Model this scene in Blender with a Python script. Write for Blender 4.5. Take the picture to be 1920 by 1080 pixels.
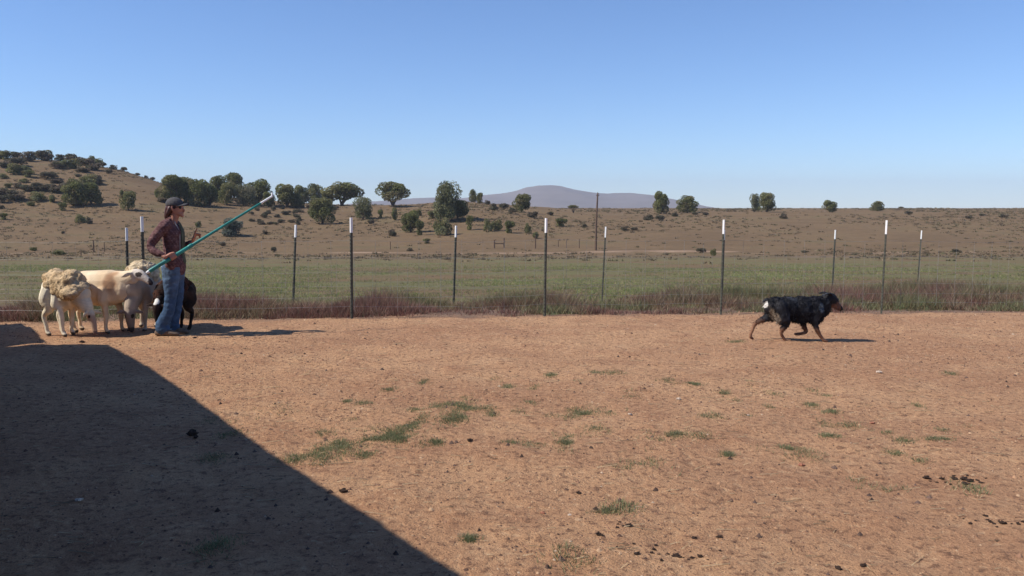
import bpy, math, random
import numpy as np
from mathutils import Vector, Matrix, noise as mnoise
from math import radians, sin, cos, pi

for _o in list(bpy.data.objects):
    bpy.data.objects.remove(_o)
scene = bpy.context.scene
COL = scene.collection
rng = np.random.default_rng(7)
random.seed(7)

# ------------------------------------------------------------------ camera
F = 1600.0            # focal length in pixels of a 1920 wide frame
CH = 1.59             # camera height
PITCH = math.atan(148.0 / F)
cam_d = bpy.data.cameras.new('camera')
cam = bpy.data.objects.new('camera', cam_d)
COL.objects.link(cam)
cam_d.lens = 36 * F / 1920
cam_d.sensor_width = 36
cam_d.clip_start = 0.05
cam_d.clip_end = 20000
cam.location = (0, 0, CH)
cam.rotation_euler = (radians(90) - PITCH, 0, 0)
scene.camera = cam

# ------------------------------------------------------------------ light
EL, AZ = radians(45), radians(12)
sun_d = bpy.data.lights.new('sun', 'SUN')
sun_d.energy = 5.0
sun_d.angle = radians(0.5)
sun_d.color = (1.0, 0.93, 0.84)
sun = bpy.data.objects.new('sun', sun_d)
COL.objects.link(sun)
LDIR = Vector((cos(EL) * cos(AZ), cos(EL) * sin(AZ), -sin(EL)))
sun.rotation_euler = LDIR.to_track_quat('-Z', 'Y').to_euler()
sun.location = (-30, -5, 30)

world = bpy.data.worlds.new('World')
scene.world = world
world.use_nodes = True
wn = world.node_tree
bg = wn.nodes['Background']
sky = wn.nodes.new('ShaderNodeTexSky')
sky.sky_type = 'NISHITA'
sky.sun_disc = False
sky.sun_elevation = EL
sky.sun_rotation = math.atan2(-LDIR.x, -LDIR.y)
sky.air_density = 1.0
sky.dust_density = 0.0
sky.ozone_density = 3.0
sky.altitude = 1300
tint = wn.nodes.new('ShaderNodeMix'); tint.data_type = 'RGBA'; tint.blend_type = 'MULTIPLY'
tint.inputs[0].default_value = 1.0
tint.inputs[7].default_value = (0.775, 0.93, 1.155, 1)      # cool white balance of the camera
wn.links.new(sky.outputs[0], tint.inputs[6])
wn.links.new(tint.outputs[2], bg.inputs[0])
bg.inputs[1].default_value = 0.118
vs = scene.view_settings
vs.view_transform = 'Standard'
vs.look = 'None'
vs.exposure = 0.2
vs.gamma = 1.0
scene.cycles.max_bounces = 6
scene.cycles.volume_bounces = 0

# ------------------------------------------------------------------ helpers
_cp, _sp = cos(PITCH), sin(PITCH)
def ray(u, v):
    a, b = (u - 960) / F, (540 - v) / F
    return Vector((a, _cp + b * _sp, -_sp + b * _cp))
def P(u, v, Y):
    r = ray(u, v)
    return Vector((0, 0, CH)) + r * (Y / r.y)
def G(u, v, z=0.0):
    r = ray(u, v)
    return Vector((0, 0, CH)) + r * ((z - CH) / r.z)
def zof(v, Y):
    r = ray(960, v)
    return CH + r.z * Y / r.y

def tag(o, label=None, cat=None, group=None, kind=None):
    if label: o['label'] = label
    if cat: o['category'] = cat
    if group: o['group'] = group
    if kind: o['kind'] = kind
    return o
def empty(name, loc, rz=0.0, label=None, cat=None, group=None):
    o = bpy.data.objects.new(name, None)
    COL.objects.link(o)
    o.empty_display_size = 0.2
    o.location = loc
    o.rotation_euler = (0, 0, rz)
    return tag(o, label, cat, group)

def link_mesh(name, me, mat=None, parent=None, smooth=False):
    o = bpy.data.objects.new(name, me)
    COL.objects.link(o)
    if mat and not me.materials:
        me.materials.append(mat)
    if parent: o.parent = parent
    if smooth:
        me.polygons.foreach_set('use_smooth', np.ones(len(me.polygons), dtype=bool))
    return o

def np_mesh(name, V, Fc, cols=None):
    """V (n,3) floats; Fc (m,k) ints of equal size; cols (n,3) per vertex."""
    V = np.ascontiguousarray(V, dtype=np.float32)
    Fc = np.ascontiguousarray(Fc, dtype=np.int32)
    me = bpy.data.meshes.new(name)
    me.vertices.add(len(V))
    me.vertices.foreach_set('co', V.ravel())
    k = Fc.shape[1]
    me.loops.add(Fc.size)
    me.loops.foreach_set('vertex_index', Fc.ravel())
    me.polygons.add(len(Fc))
    me.polygons.foreach_set('loop_start', np.arange(0, Fc.size, k, dtype=np.int32))
    me.polygons.foreach_set('loop_total', np.full(len(Fc), k, dtype=np.int32))
    me.update(calc_edges=True)
    if cols is not None: set_cols(me, cols)
    return me
def set_cols(me, cols):
    at = me.color_attributes.new('Col', 'FLOAT_COLOR', 'POINT')
    c = np.ones((len(me.vertices), 4), dtype=np.float32)
    c[:, :3] = cols
    at.data.foreach_set('color', c.ravel())

class MB:
    """collects simple solids into one mesh"""
    def __init__(s): s.v = []; s.f = []; s.c = []
    def add(s, vs_, fs, col=(1, 1, 1)):
        n = len(s.v)
        s.v += [tuple(p) for p in vs_]
        s.f += [tuple(i + n for i in f) for f in fs]
        s.c += [col] * len(vs_)
        return s
    def box(s, c, d, M=None, col=(1, 1, 1)):
        vs_ = [Vector((c[0] + i * d[0] / 2, c[1] + j * d[1] / 2, c[2] + k * d[2] / 2))
               for i in (-1, 1) for j in (-1, 1) for k in (-1, 1)]
        if M: vs_ = [M @ p for p in vs_]
        return s.add(vs_, [(0, 1, 3, 2), (4, 6, 7, 5), (0, 4, 5, 1), (2, 3, 7, 6), (0, 2, 6, 4), (1, 5, 7, 3)], col)
    def tube(s, pts, rad, n=10, col=(1, 1, 1), flat=None, sub=4, up=(0, 0, 1)):
        """smooth tapered tube through pts; rad is a float or (side, vertical) per point; rounded ends"""
        pts = [Vector(p) for p in pts]
        rad = [(r, r) if not isinstance(r, (tuple, list)) else tuple(r) for r in rad]
        P_, R_ = [], []
        m = len(pts)
        for i in range(m - 1):
            p0, p1, p2, p3 = pts[max(i - 1, 0)], pts[i], pts[i + 1], pts[min(i + 2, m - 1)]
            for k in range(sub):
                t = k / sub
                q = 0.5 * ((2 * p1) + (p2 - p0) * t + (2 * p0 - 5 * p1 + 4 * p2 - p3) * t * t + (3 * p1 - p0 - 3 * p2 + p3) * t ** 3)
                P_.append(q)
                R_.append(tuple(a + (b - a) * t for a, b in zip(rad[i], rad[i + 1])))
        P_.append(pts[-1]); R_.append(rad[-1])
        # rounded ends
        d0 = (P_[0] - P_[1]).normalized(); d1 = (P_[-1] - P_[-2]).normalized()
        h0 = [(P_[0] + d0 * max(R_[0]) * sin(a), tuple(x * cos(a) for x in R_[0])) for a in (1.3, .9, .45)]
        h1 = [(P_[-1] + d1 * max(R_[-1]) * sin(a), tuple(x * cos(a) for x in R_[-1])) for a in (.45, .9, 1.3)]
        P_ = [h[0] for h in h0] + P_ + [h[0] for h in h1]
        R_ = [h[1] for h in h0] + R_ + [h[1] for h in h1]
        up = Vector(up)
        vs_ = []; fs = []
        for i, (p, r) in enumerate(zip(P_, R_)):
            t = (P_[min(i + 1, len(P_) - 1)] - P_[max(i - 1, 0)]).normalized()
            sd = t.cross(up)
            if sd.length < 0.15: sd = t.cross(Vector((1, 0, 0)) if abs(up.x) < .5 else Vector((0, 1, 0)))
            sd.normalize()
            if i and sd.dot(ps) < 0: sd = -sd
            ps = sd
            uu = sd.cross(t).normalized()
            for k in range(n):
                a = 2 * pi * k / n
                vs_.append(p + sd * (cos(a) * r[0]) + uu * (sin(a) * r[1]))
        for i in range(len(P_) - 1):
            for k in range(n):
                fs.append((i * n + k, i * n + (k + 1) % n, (i + 1) * n + (k + 1) % n, (i + 1) * n + k))
        fs.append(tuple(range(n - 1, -1, -1)))
        L = (len(P_) - 1) * n
        fs.append(tuple(range(L, L + n)))
        return s.add(vs_, fs, col)
    def ball(s, c, r, M=None, nu=14, nv=9, col=(1, 1, 1)):
        if not isinstance(r, (tuple, list)): r = (r, r, r)
        vs_ = [Vector((0, 0, 1))]
        for j in range(1, nv):
            t = pi * j / nv
            for i in range(nu):
                a = 2 * pi * i / nu
                vs_.append(Vector((sin(t) * cos(a), sin(t) * sin(a), cos(t))))
        vs_.append(Vector((0, 0, -1)))
        fs = [(0, 1 + i, 1 + (i + 1) % nu) for i in range(nu)]
        for j in range(nv - 2):
            b = 1 + j * nu
            for i in range(nu):
                fs.append((b + i, b + nu + i, b + nu + (i + 1) % nu, b + (i + 1) % nu))
        e = len(vs_) - 1; b = 1 + (nv - 2) * nu
        fs += [(e, b + (i + 1) % nu, b + i) for i in range(nu)]
        vs_ = [Vector((p.x * r[0], p.y * r[1], p.z * r[2])) for p in vs_]
        if M: vs_ = [M @ p for p in vs_]
        c = Vector(c)
        return s.add([p + c for p in vs_], fs, col)
    def mesh(s, name):
        me = bpy.data.meshes.new(name)
        me.from_pydata(s.v, [], s.f)
        me.update()
        return me
    def build(s, name, mat, parent=None, smooth=False, vc=False):
        me = s.mesh(name)
        if vc: set_cols(me, np.array(s.c))
        return link_mesh(name, me, mat, parent, smooth)
    def melt(s, name, voxel, mat, parent=None, color=None, smooth_it=3, warp=None):
        """one continuous surface out of the overlapping solids"""
        me = s.mesh(name)
        o = bpy.data.objects.new(name, me)
        COL.objects.link(o)
        m = o.modifiers.new('r', 'REMESH'); m.mode = 'VOXEL'; m.voxel_size = voxel
        if smooth_it:
            m2 = o.modifiers.new('s', 'SMOOTH'); m2.factor = 0.5; m2.iterations = smooth_it
        dg = bpy.context.evaluated_depsgraph_get()
        dg.update()
        ev = o.evaluated_get(dg)
        me2 = bpy.data.meshes.new_from_object(ev)
        bpy.data.objects.remove(o)
        me2.name = name
        n = len(me2.vertices)
        co = np.empty(n * 3, dtype=np.float32); me2.vertices.foreach_get('co', co); co = co.reshape(-1, 3)
        if warp is not None:
            no = np.empty(n * 3, dtype=np.float32); me2.vertices.foreach_get('normal', no); no = no.reshape(-1, 3)
            co = co + no * warp(co)[:, None]
            me2.vertices.foreach_set('co', co.astype(np.float32).ravel())
            me2.update()
        if color is not None: set_cols(me2, color(co))
        me2.materials.clear()
        return link_mesh(name, me2, mat, parent, True)

def nz(co, scale, seed=0.0):
    return np.array([mnoise.noise(Vector((p[0] * scale + seed, p[1] * scale, p[2] * scale))) for p in co])

# ------------------------------------------------------------------ materials
def new_mat(name):
    m = bpy.data.materials.new(name)
    m.use_nodes = True
    b = m.node_tree.nodes['Principled BSDF']
    b.inputs['Specular IOR Level'].default_value = 0.2
    return m, m.node_tree, b
def N(nt, t, **kw):
    n = nt.nodes.new(t)
    for k, v in kw.items(): setattr(n, k, v)
    return n
def simple_mat(name, col, rough=0.8, spec=0.2, metal=0.0, var=0.25, vscale=8.0, bump=0.0, bscale=60.0, vc=False):
    m, nt, b = new_mat(name)
    L = nt.links.new
    b.inputs['Roughness'].default_value = rough
    b.inputs['Specular IOR Level'].default_value = spec
    b.inputs['Metallic'].default_value = metal
    tc = N(nt, 'ShaderNodeTexCoord')
    nzn = N(nt, 'ShaderNodeTexNoise'); nzn.inputs['Scale'].default_value = vscale; nzn.inputs['Detail'].default_value = 5
    L(tc.outputs['Object'], nzn.inputs['Vector'])
    mr = N(nt, 'ShaderNodeMapRange')
    mr.inputs[1].default_value = 0.3; mr.inputs[2].default_value = 0.7
    mr.inputs[3].default_value = 1 - var; mr.inputs[4].default_value = 1 + var
    L(nzn.outputs[0], mr.inputs[0])
    mx = N(nt, 'ShaderNodeMix', data_type='RGBA', blend_type='MULTIPLY')
    mx.inputs[0].default_value = 1.0
    if vc:
        at = N(nt, 'ShaderNodeAttribute', attribute_name='Col')
        L(at.outputs['Color'], mx.inputs[6])
    else:
        mx.inputs[6].default_value = (*col, 1)
    L(mr.outputs[0], mx.inputs[7])
    L(mx.outputs[2], b.inputs['Base Color'])
    if bump:
        n2 = N(nt, 'ShaderNodeTexNoise'); n2.inputs['Scale'].default_value = bscale; n2.inputs['Detail'].default_value = 4
        L(tc.outputs['Object'], n2.inputs['Vector'])
        bp = N(nt, 'ShaderNodeBump'); bp.inputs['Strength'].default_value = bump; bp.inputs['Distance'].default_value = 0.02
        L(n2.outputs[0], bp.inputs['Height'])
        L(bp.outputs[0], b.inputs['Normal'])
    return m

M_post = simple_mat('post_paint', (0.07, 0.07, 0.052), 0.55, 0.4, var=0.5, vscale=14)
M_white = simple_mat('white_paint', (0.82, 0.82, 0.80), 0.5, 0.4, var=0.05)
M_wood = simple_mat('weathered_wood', (0.13, 0.085, 0.06), 0.9, var=0.4, vscale=12, bump=0.6)
M_steel = simple_mat('rusty_steel', (0.07, 0.055, 0.045), 0.7, 0.4, var=0.4)
M_bark = simple_mat('bark', (0.11, 0.08, 0.06), 0.95, var=0.4, vscale=3, bump=0.6)
M_leaf = simple_mat('foliage', (1, 1, 1), 0.75, 0.15, var=0.15, vscale=1.2, vc=True)
M_blade = simple_mat('grass_blades', (1, 1, 1), 0.75, 0.1, var=0.1, vscale=1.0, vc=True)
for m_ in (M_leaf, M_blade):
    nt = m_.node_tree; b = nt.nodes['Principled BSDF']
    tr_ = nt.nodes.new('ShaderNodeBsdfTranslucent'); ms_ = nt.nodes.new('ShaderNodeMixShader')
    ms_.inputs[0].default_value = .38
    nt.links.new(b.inputs['Base Color'].links[0].from_socket, tr_.inputs['Color'])
    nt.links.new(b.outputs[0], ms_.inputs[1]); nt.links.new(tr_.outputs[0], ms_.inputs[2])
    nt.links.new(ms_.outputs[0], nt.nodes['Material Output'].inputs['Surface'])
M_stone = simple_mat('stone', (1, 1, 1), 0.9, 0.15, var=0.3, vscale=40, vc=True, bump=0.4, bscale=90)
M_hide = simple_mat('short_wool', (1, 1, 1), 0.9, 0.1, var=0.12, vscale=9, vc=True, bump=0.25, bscale=45)
M_fleece = simple_mat('long_fleece', (1, 1, 1), 0.95, 0.05, var=0.22, vscale=22, vc=True, bump=0.9, bscale=55)
M_fur = simple_mat('dog_fur', (1, 1, 1), 0.7, 0.25, var=0.2, vscale=14, vc=True, bump=0.25, bscale=70)
M_skin = simple_mat('skin', (0.42, 0.19, 0.125), 0.6, 0.3, var=0.1, vscale=20)
M_hair = simple_mat('auburn_hair', (0.075, 0.026, 0.018), 0.5, 0.4, var=0.4, vscale=40)
M_cap = simple_mat('grey_cap_cloth', (0.085, 0.08, 0.08), 0.9, var=0.15, vscale=40)
M_shoe = simple_mat('tan_shoe', (0.16, 0.115, 0.085), 0.8, var=0.25, vscale=30)
M_teal = simple_mat('teal_plastic', (0.014, 0.22, 0.185), 0.42, 0.5, var=0.3, vscale=9)
M_dung = simple_mat('dung', (0.06, 0.038, 0.028), 0.9, var=0.4, vscale=80, bump=0.6, bscale=150)
M_board = simple_mat('barn_board', (0.10, 0.055, 0.04), 0.9, var=0.35, vscale=3, bump=0.5)
M_tin = simple_mat('roof_sheet', (0.30, 0.30, 0.30), 0.5, 0.5, metal=0.6, var=0.2, vscale=2)

# ------------------------------------------------------------------ terrain
YR = np.array([0.01, 13.0, 15, 20, 40, 80, 125, 150, 180, 200, 230, 260, 320, 400, 600, 900, 3000, 12000], float)
COLS = {
 -500: (430, 385, 350, 305, 278), -150: (437, 395, 360, 312, 285), 0: (440, 400, 365, 315, 289), 100: (442, 404, 370, 321, 297),
 200: (443, 408, 375, 331, 308), 250: (444, 410, 380, 340, 319), 300: (445, 412, 385, 352, 335), 350: (447, 416, 392, 366, 355), 400: (448, 418, 396, 376, 368),
 470: (448, 419, 399, 382, 374), 540: (449, 420, 401, 386, 379), 640: (450, 421, 403, 390, 385),
 740: (450, 421, 402, 390, 386), 830: (448, 418, 398, 385, 381), 900: (445, 412, 395, 382, 378.5),
 960: (447, 416, 400, 389, 386), 1030: (448, 421, 406, 397, 393.5), 1200: (447, 424, 411, 401, 396), 2700: (447, 424, 410, 398, 393)}
UA = np.array([(u - 960) / F for u in COLS])
ZT = np.zeros((len(COLS), len(YR)))
for i, (u, c) in enumerate(COLS.items()):
    z = [0, 0, -.17, -.42, -1.2, -3.0, -4.75] + [zof(v, Y) for v, Y in zip(c, (150, 180, 200, 230, 260))]
    if u < 1000:
        zc = z[-1]
        z += [zc * .93 if zc > 3 else max(zc, .5), zc * .66 if zc > 3 else 1.3, zc * .3 + 1, 1.5, 0, -5]
    else:
        z += [zof(391.6, 320), zof(390.4, 400), 2.1, 1.7, 0, -5]
    ZT[i] = z
AF = np.linspace(-1.6, 1.6, 321)
TF = np.linspace(math.log(1.0), math.log(12000), 480)
_tmp = np.array([np.interp(TF, np.log(YR), row) for row in ZT])
ZF = np.array([np.interp(AF, UA, _tmp[:, j]) for j in range(len(TF))]).T
def _blur(Z, k, axis):
    ker = np.exp(-0.5 * (np.arange(-3 * k, 3 * k + 1) / k) ** 2); ker /= ker.sum()
    Zp = np.pad(Z, [(3 * k, 3 * k) if ax == axis else (0, 0) for ax in (0, 1)], mode='edge')
    return np.apply_along_axis(lambda r: np.convolve(r, ker, 'valid'), axis, Zp)
ZB = _blur(_blur(ZF, 2, 0), 2, 1)
def undul(x, y):
    return (np.sin(x * .11 + 1.3 * np.sin(y * .05)) * np.cos(y * .083 + .7 * np.sin(x * .06)) * .5
            + np.sin(x * .31 + y * .17) * np.sin(y * .27 - x * .12) * .22)
def terr(X, Y):
    X = np.asarray(X, float); Y = np.asarray(Y, float)
    Yc = np.maximum(Y, 1.0)
    a = np.clip(X / Yc, -1.59, 1.59)
    fa = (a - AF[0]) / (AF[1] - AF[0]); ft = (np.log(Yc) - TF[0]) / (TF[1] - TF[0])
    fa = np.clip(fa, 0, len(AF) - 1.001); ft = np.clip(ft, 0, len(TF) - 1.001)
    i = fa.astype(int); j = ft.astype(int); p = fa - i; q = ft - j
    z = (ZB[i, j] * (1 - p) * (1 - q) + ZB[i + 1, j] * p * (1 - q) + ZB[i, j + 1] * (1 - p) * q + ZB[i + 1, j + 1] * p * q)
    w = np.clip((Y - 130) / 60, 0, 1) * np.clip((500 - Y) / 200, 0, 1)
    z = z + undul(X, Y) * w * 0.75 * np.where(a < 0.05, 1.0, .45)
    near_ = np.clip((16 - Y) / 3, 0, 1)
    z = z + near_ * (.012 * np.sin(X * 2.1 + 1.7 * np.sin(Y * 1.3)) * np.sin(Y * 2.6 + 1.1 * np.sin(X * .9)) + .009 * np.sin(X * 5.3 + 2 * np.sin(Y * 3.1 + X)) * np.sin(Y * 6.7 + 1.5 * np.sin(X * 3.7))
                     + .006 * np.sin(X * 11.3 + 2 * np.sin(Y * 7.1)) * np.sin(Y * 13.7 + 2 * np.sin(X * 8.3)))
    w2 = np.clip((Y - 16) / 20, 0, 1) * np.clip((130 - Y) / 60, 0, 1)
    return z + undul(X * 2.3, Y * 2.3) * w2 * .06
def tz(x, y): return float(terr(x, y))
def hit(u, v, ymax=600):
    r = ray(u, v); prev = None
    Y = 8.0; best = (1e9, 8.0)
    while Y < ymax:
        x = r.x * Y / r.y; z = CH + r.z * Y / r.y
        g = z - tz(x, Y)
        if g < best[0] and Y > 100: best = (g, Y)
        if g <= 0: break
        Y *= 1.004
    else:
        Y = best[1]
    x = r.x * Y / r.y
    return Vector((x, Y, tz(x, Y)))

th = np.concatenate([np.arange(-180, -62, 4.0), np.arange(-62, 62.01, 0.33), np.arange(66, 180, 4.0)])
th = np.radians(th)
rr = [0.4]
while rr[-1] < 5200: rr.append(rr[-1] * (1.011 if 2.2 < rr[-1] < 14 else 1.03 if rr[-1] < 120 or rr[-1] > 420 else 1.012))
rr = np.array(rr)
TH, RR = np.meshgrid(th, rr)
GX, GY = RR * np.sin(TH), RR * np.cos(TH)
GZ = terr(GX, GY)
nt_, nr_ = len(th), len(rr)
V = np.stack([GX.ravel(), GY.ravel(), GZ.ravel()], 1)
idx = np.arange(nt_ * nr_).reshape(nr_, nt_)
nx = np.roll(idx, -1, axis=1)
Q = np.stack([idx[:-1], nx[:-1], nx[1:], idx[1:]], -1).reshape(-1, 4)[:, ::-1]
V = np.vstack([V, [[0, 0, 0]]])
cen = len(V) - 1
tri_fan = np.stack([np.full(nt_, cen), np.full(nt_, cen), idx[0], nx[0]], 1)
me = bpy.data.meshes.new('ground')
me.from_pydata(V.tolist(), [], Q.tolist() + [(cen, int(b), int(a)) for a, b in zip(idx[0], nx[0])])
me.update()

def ground_material():
    m, nt, b = new_mat('dry_ground')
    L = nt.links.new
    b.inputs['Roughness'].default_value = 0.95
    b.inputs['Specular IOR Level'].default_value = 0.08
    geo = N(nt, 'ShaderNodeNewGeometry')
    sep = N(nt, 'ShaderNodeSeparateXYZ'); L(geo.outputs['Position'], sep.inputs[0])
    def noise_(scale, detail=6, rough=.55, vec=None):
        n = N(nt, 'ShaderNodeTexNoise'); n.inputs['Scale'].default_value = scale
        n.inputs['Detail'].default_value = detail; n.inputs['Roughness'].default_value = rough
        L(vec or geo.outputs['Position'], n.inputs['Vector']); return n.outputs[0]
    def math_(op, a, c=None, d=None):
        n = N(nt, 'ShaderNodeMath', operation=op)
        for k, x in enumerate((a, c, d)):
            if x is None: continue
            if isinstance(x, (int, float)): n.inputs[k].default_value = x
            else: L(x, n.inputs[k])
        return n.outputs[0]
    def rng_(x, a, c, lo=0.0, hi=1.0):
        n = N(nt, 'ShaderNodeMapRange', interpolation_type='SMOOTHSTEP')
        L(x, n.inputs[0])
        for k, q in zip((1, 2, 3, 4), (a, c, lo, hi)): n.inputs[k].default_value = q
        return n.outputs[0]
    def mix_(f, a, c, bt='MIX'):
        n = N(nt, 'ShaderNodeMix', data_type='RGBA', blend_type=bt)
        if isinstance(f, (int, float)): n.inputs[0].default_value = f
        else: L(f, n.inputs[0])
        for k, q in ((6, a), (7, c)):
            if isinstance(q, tuple): n.inputs[k].default_value = (*q, 1)
            else: L(q, n.inputs[k])
        return n.outputs[2]
    X, Y = sep.outputs[0], sep.outputs[1]
    # stretched coordinates: patches longer across than in depth
    sc = N(nt, 'ShaderNodeVectorMath', operation='MULTIPLY'); L(geo.outputs['Position'], sc.inputs[0]); sc.inputs[1].default_value = (1, 2.2, 1)
    SV = sc.outputs[0]
    big, mid, fine, grit = noise_(.35, 4, .5, SV), noise_(2.2, 6), noise_(18, 8, .65), noise_(95, 4, .7)
    # yard dirt
    dirt = mix_(rng_(big, .35, .65), (.405, .222, .122), (.495, .288, .157))
    dirt = mix_(rng_(mid, .50, .68, 0, .8), dirt, (.36, .19, .105))
    dirt = mix_(rng_(mid, .46, .28, 0, .5), dirt, (.54, .335, .19))
    dirt = mix_(rng_(fine, .52, .64, 0, .85), dirt, (.20, .108, .066))
    dirt = mix_(rng_(fine, .46, .32, 0, .6), dirt, (.60, .39, .225))
    vor = N(nt, 'ShaderNodeTexVoronoi'); vor.inputs['Scale'].default_value = 26; L(geo.outputs['Position'], vor.inputs['Vector'])
    dirt = mix_(rng_(vor.outputs['Distance'], .16, .05, 0, .7), dirt, (.14, .078, .055))
    dirt = mix_(rng_(grit, .55, .66, 0, .75), dirt, (.16, .09, .056))
    dirt = mix_(rng_(grit, .42, .30, 0, .5), dirt, (.64, .44, .27))
    # field behind the fence: thin green over brown soil
    fb = noise_(.12, 5, .55, SV); fm = noise_(.9, 6, .6, SV); ff = noise_(7, 6, .7)
    soil = mix_(rng_(fm, .4, .6), (.150, .10, .058), (.185, .125, .07))
    green = mix_(rng_(ff, .35, .65), (.120, .132, .054), (.17, .168, .08))
    gm = math_('MULTIPLY', rng_(Y, 60, 105, .9, .2), rng_(math_('ADD', fb, math_('MULTIPLY', ff, .35)), .52, .78, .05, .8))
    field = mix_(gm, soil, green)
    # hill and far plain
    hm = noise_(.045, 6, .6, SV); hf = noise_(.55, 6, .7, SV); hg = noise_(2.5, 5, .7)
    hill = mix_(rng_(hm, .35, .65), (.172, .114, .063), (.212, .142, .078))
    hill = mix_(rng_(hf, .48, .66, 0, .65), hill, (.115, .088, .053))
    hill = mix_(rng_(hg, .52, .70, 0, .55), hill, (.115, .09, .055))
    hill = mix_(rng_(hm, .52, .7, 0, .5), hill, (.125, .110, .055))
    col = mix_(rng_(math_('ADD', Y, math_('MULTIPLY', fb, 30)), 105, 130), field, hill)
    # pale tracks and wash beyond the field
    tr = math_('ABSOLUTE', math_('SUBTRACT', math_('ADD', Y, math_('MULTIPLY', noise_(.03, 3), 26)), 134))
    trk = math_('MULTIPLY', rng_(tr, 4.5, 1.5), rng_(noise_(.08, 5, .6), .44, .60))
    col = mix_(math_('MULTIPLY', trk, .8), col, (.42, .29, .20))
    tr2 = math_('ABSOLUTE', math_('SUBTRACT', math_('ADD', Y, math_('MULTIPLY', noise_(.05, 3), 16)), 99))
    trk2 = math_('MULTIPLY', rng_(tr2, 2.8, .6), rng_(noise_(.07, 5, .6, SV), .5, .62))
    col = mix_(math_('MULTIPLY', trk2, .55), col, (.36, .25, .17))
    # yard / field edge along the near fence
    e = math_('SUBTRACT', Y, math_('MULTIPLY', X, .117))
    e = math_('ADD', e, math_('MULTIPLY', math_('SUBTRACT', noise_(1.3, 5, .6), .5), 1.5))
    em = rng_(e, 12.35, 13.1)
    strip = mix_(rng_(fine, .4, .6), (.16, .105, .075), (.25, .165, .115))
    col = mix_(rng_(e, 15.5, 18), strip, col)
    col = mix_(em, dirt, col)
    L(col, b.inputs['Base Color'])
    bp = N(nt, 'ShaderNodeBump'); bp.inputs['Strength'].default_value = 1.0; bp.inputs['Distance'].default_value = .045
    h = math_('ADD', math_('MULTIPLY', fine, .8), math_('ADD', math_('MULTIPLY', grit, .25), mid))
    L(h, bp.inputs['Height'])
    bp2 = N(nt, 'ShaderNodeBump'); bp2.inputs['Strength'].default_value = .8; bp2.inputs['Distance'].default_value = .5
    hh = math_('MULTIPLY', hf, rng_(Y, 60, 130)); L(hh, bp2.inputs['Height'])
    L(bp.outputs[0], bp2.inputs['Normal'])
    L(bp2.outputs[0], b.inputs['Normal'])
    return m
ground = link_mesh('ground', me, ground_material(), None, True)
tag(ground, kind='structure')

# ------------------------------------------------------------------ mountains
def mountains(name, Y0, prof, depth, col, seed):
    us = np.array([p[0] for p in prof], float); vv = np.array([p[1] for p in prof], float)
    nxx, nyy = 260, 40
    X_ = np.linspace((us[0] - 960) / F * Y0, (us[-1] - 960) / F * Y0, nxx)
    ridge = np.array([zof(np.interp(960 + x / Y0 * F, us, vv), Y0) for x in X_])
    k = np.exp(-.5 * (np.arange(-8, 9) / 3.5) ** 2); k /= k.sum()
    ridge = np.convolve(np.pad(ridge, 8, mode='edge'), k, 'valid')
    t = np.linspace(-1, 1, nyy)
    XX, TT = np.meshgrid(X_, t)
    prof_y = np.where(TT < 0, 1 - np.abs(TT) ** 1.3, 1 - TT ** 2)
    Z = ridge[None, :] * prof_y
    YY = Y0 + TT * depth
    rough = np.array([mnoise.fractal(Vector((x / 260 + seed, y / 260, 0)), 1, 2, 5) for x, y in zip(XX.ravel(), YY.ravel())]).reshape(XX.shape)
    Z = Z * (1 + rough * .22 * (1 - np.exp(-((TT) / .12) ** 2))) - 6 * np.abs(TT)
    V_ = np.stack([XX.ravel(), YY.ravel(), Z.ravel()], 1)
    id_ = np.arange(nxx * nyy).reshape(nyy, nxx)
    Q_ = np.stack([id_[:-1, :-1], id_[:-1, 1:], id_[1:, 1:], id_[1:, :-1]], -1).reshape(-1, 4)
    mm = simple_mat(name + '_rock', col, .95, .05, var=.16, vscale=.006)
    return tag(link_mesh(name, np_mesh(name, V_, Q_), mm, None, True), kind='structure')
mountains('mountain', 3600, [(560, 396), (640, 386), (700, 378), (760, 373), (820, 370), (870, 372), (900, 366), (950, 362), (985, 353), (1010, 350), (1045, 350),
           (1075, 355), (1110, 361), (1150, 363.5), (1190, 362.5), (1225, 366), (1250, 371), (1275, 381), (1300, 391), (1360, 396)], 900, (.17, .145, .13), 3.1)

# ------------------------------------------------------------------ haze
hz = MB(); hz.box((0, 0, 83), (11400, 11400, 206))
hm_ = bpy.data.materials.new('haze_air'); hm_.use_nodes = True
hn = hm_.node_tree; hn.nodes.clear()
ho = hn.nodes.new('ShaderNodeOutputMaterial'); hv = hn.nodes.new('ShaderNodeVolumePrincipled')
hv.inputs['Color'].default_value = (.80, .86, 1.0, 1)
hv.inputs['Density'].default_value = 1.6e-4
hv.inputs['Anisotropy'].default_value = 0.0
hn.links.new(hv.outputs[0], ho.inputs['Volume'])
haze = hz.build('haze', hm_)
tag(haze, kind='stuff')

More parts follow.
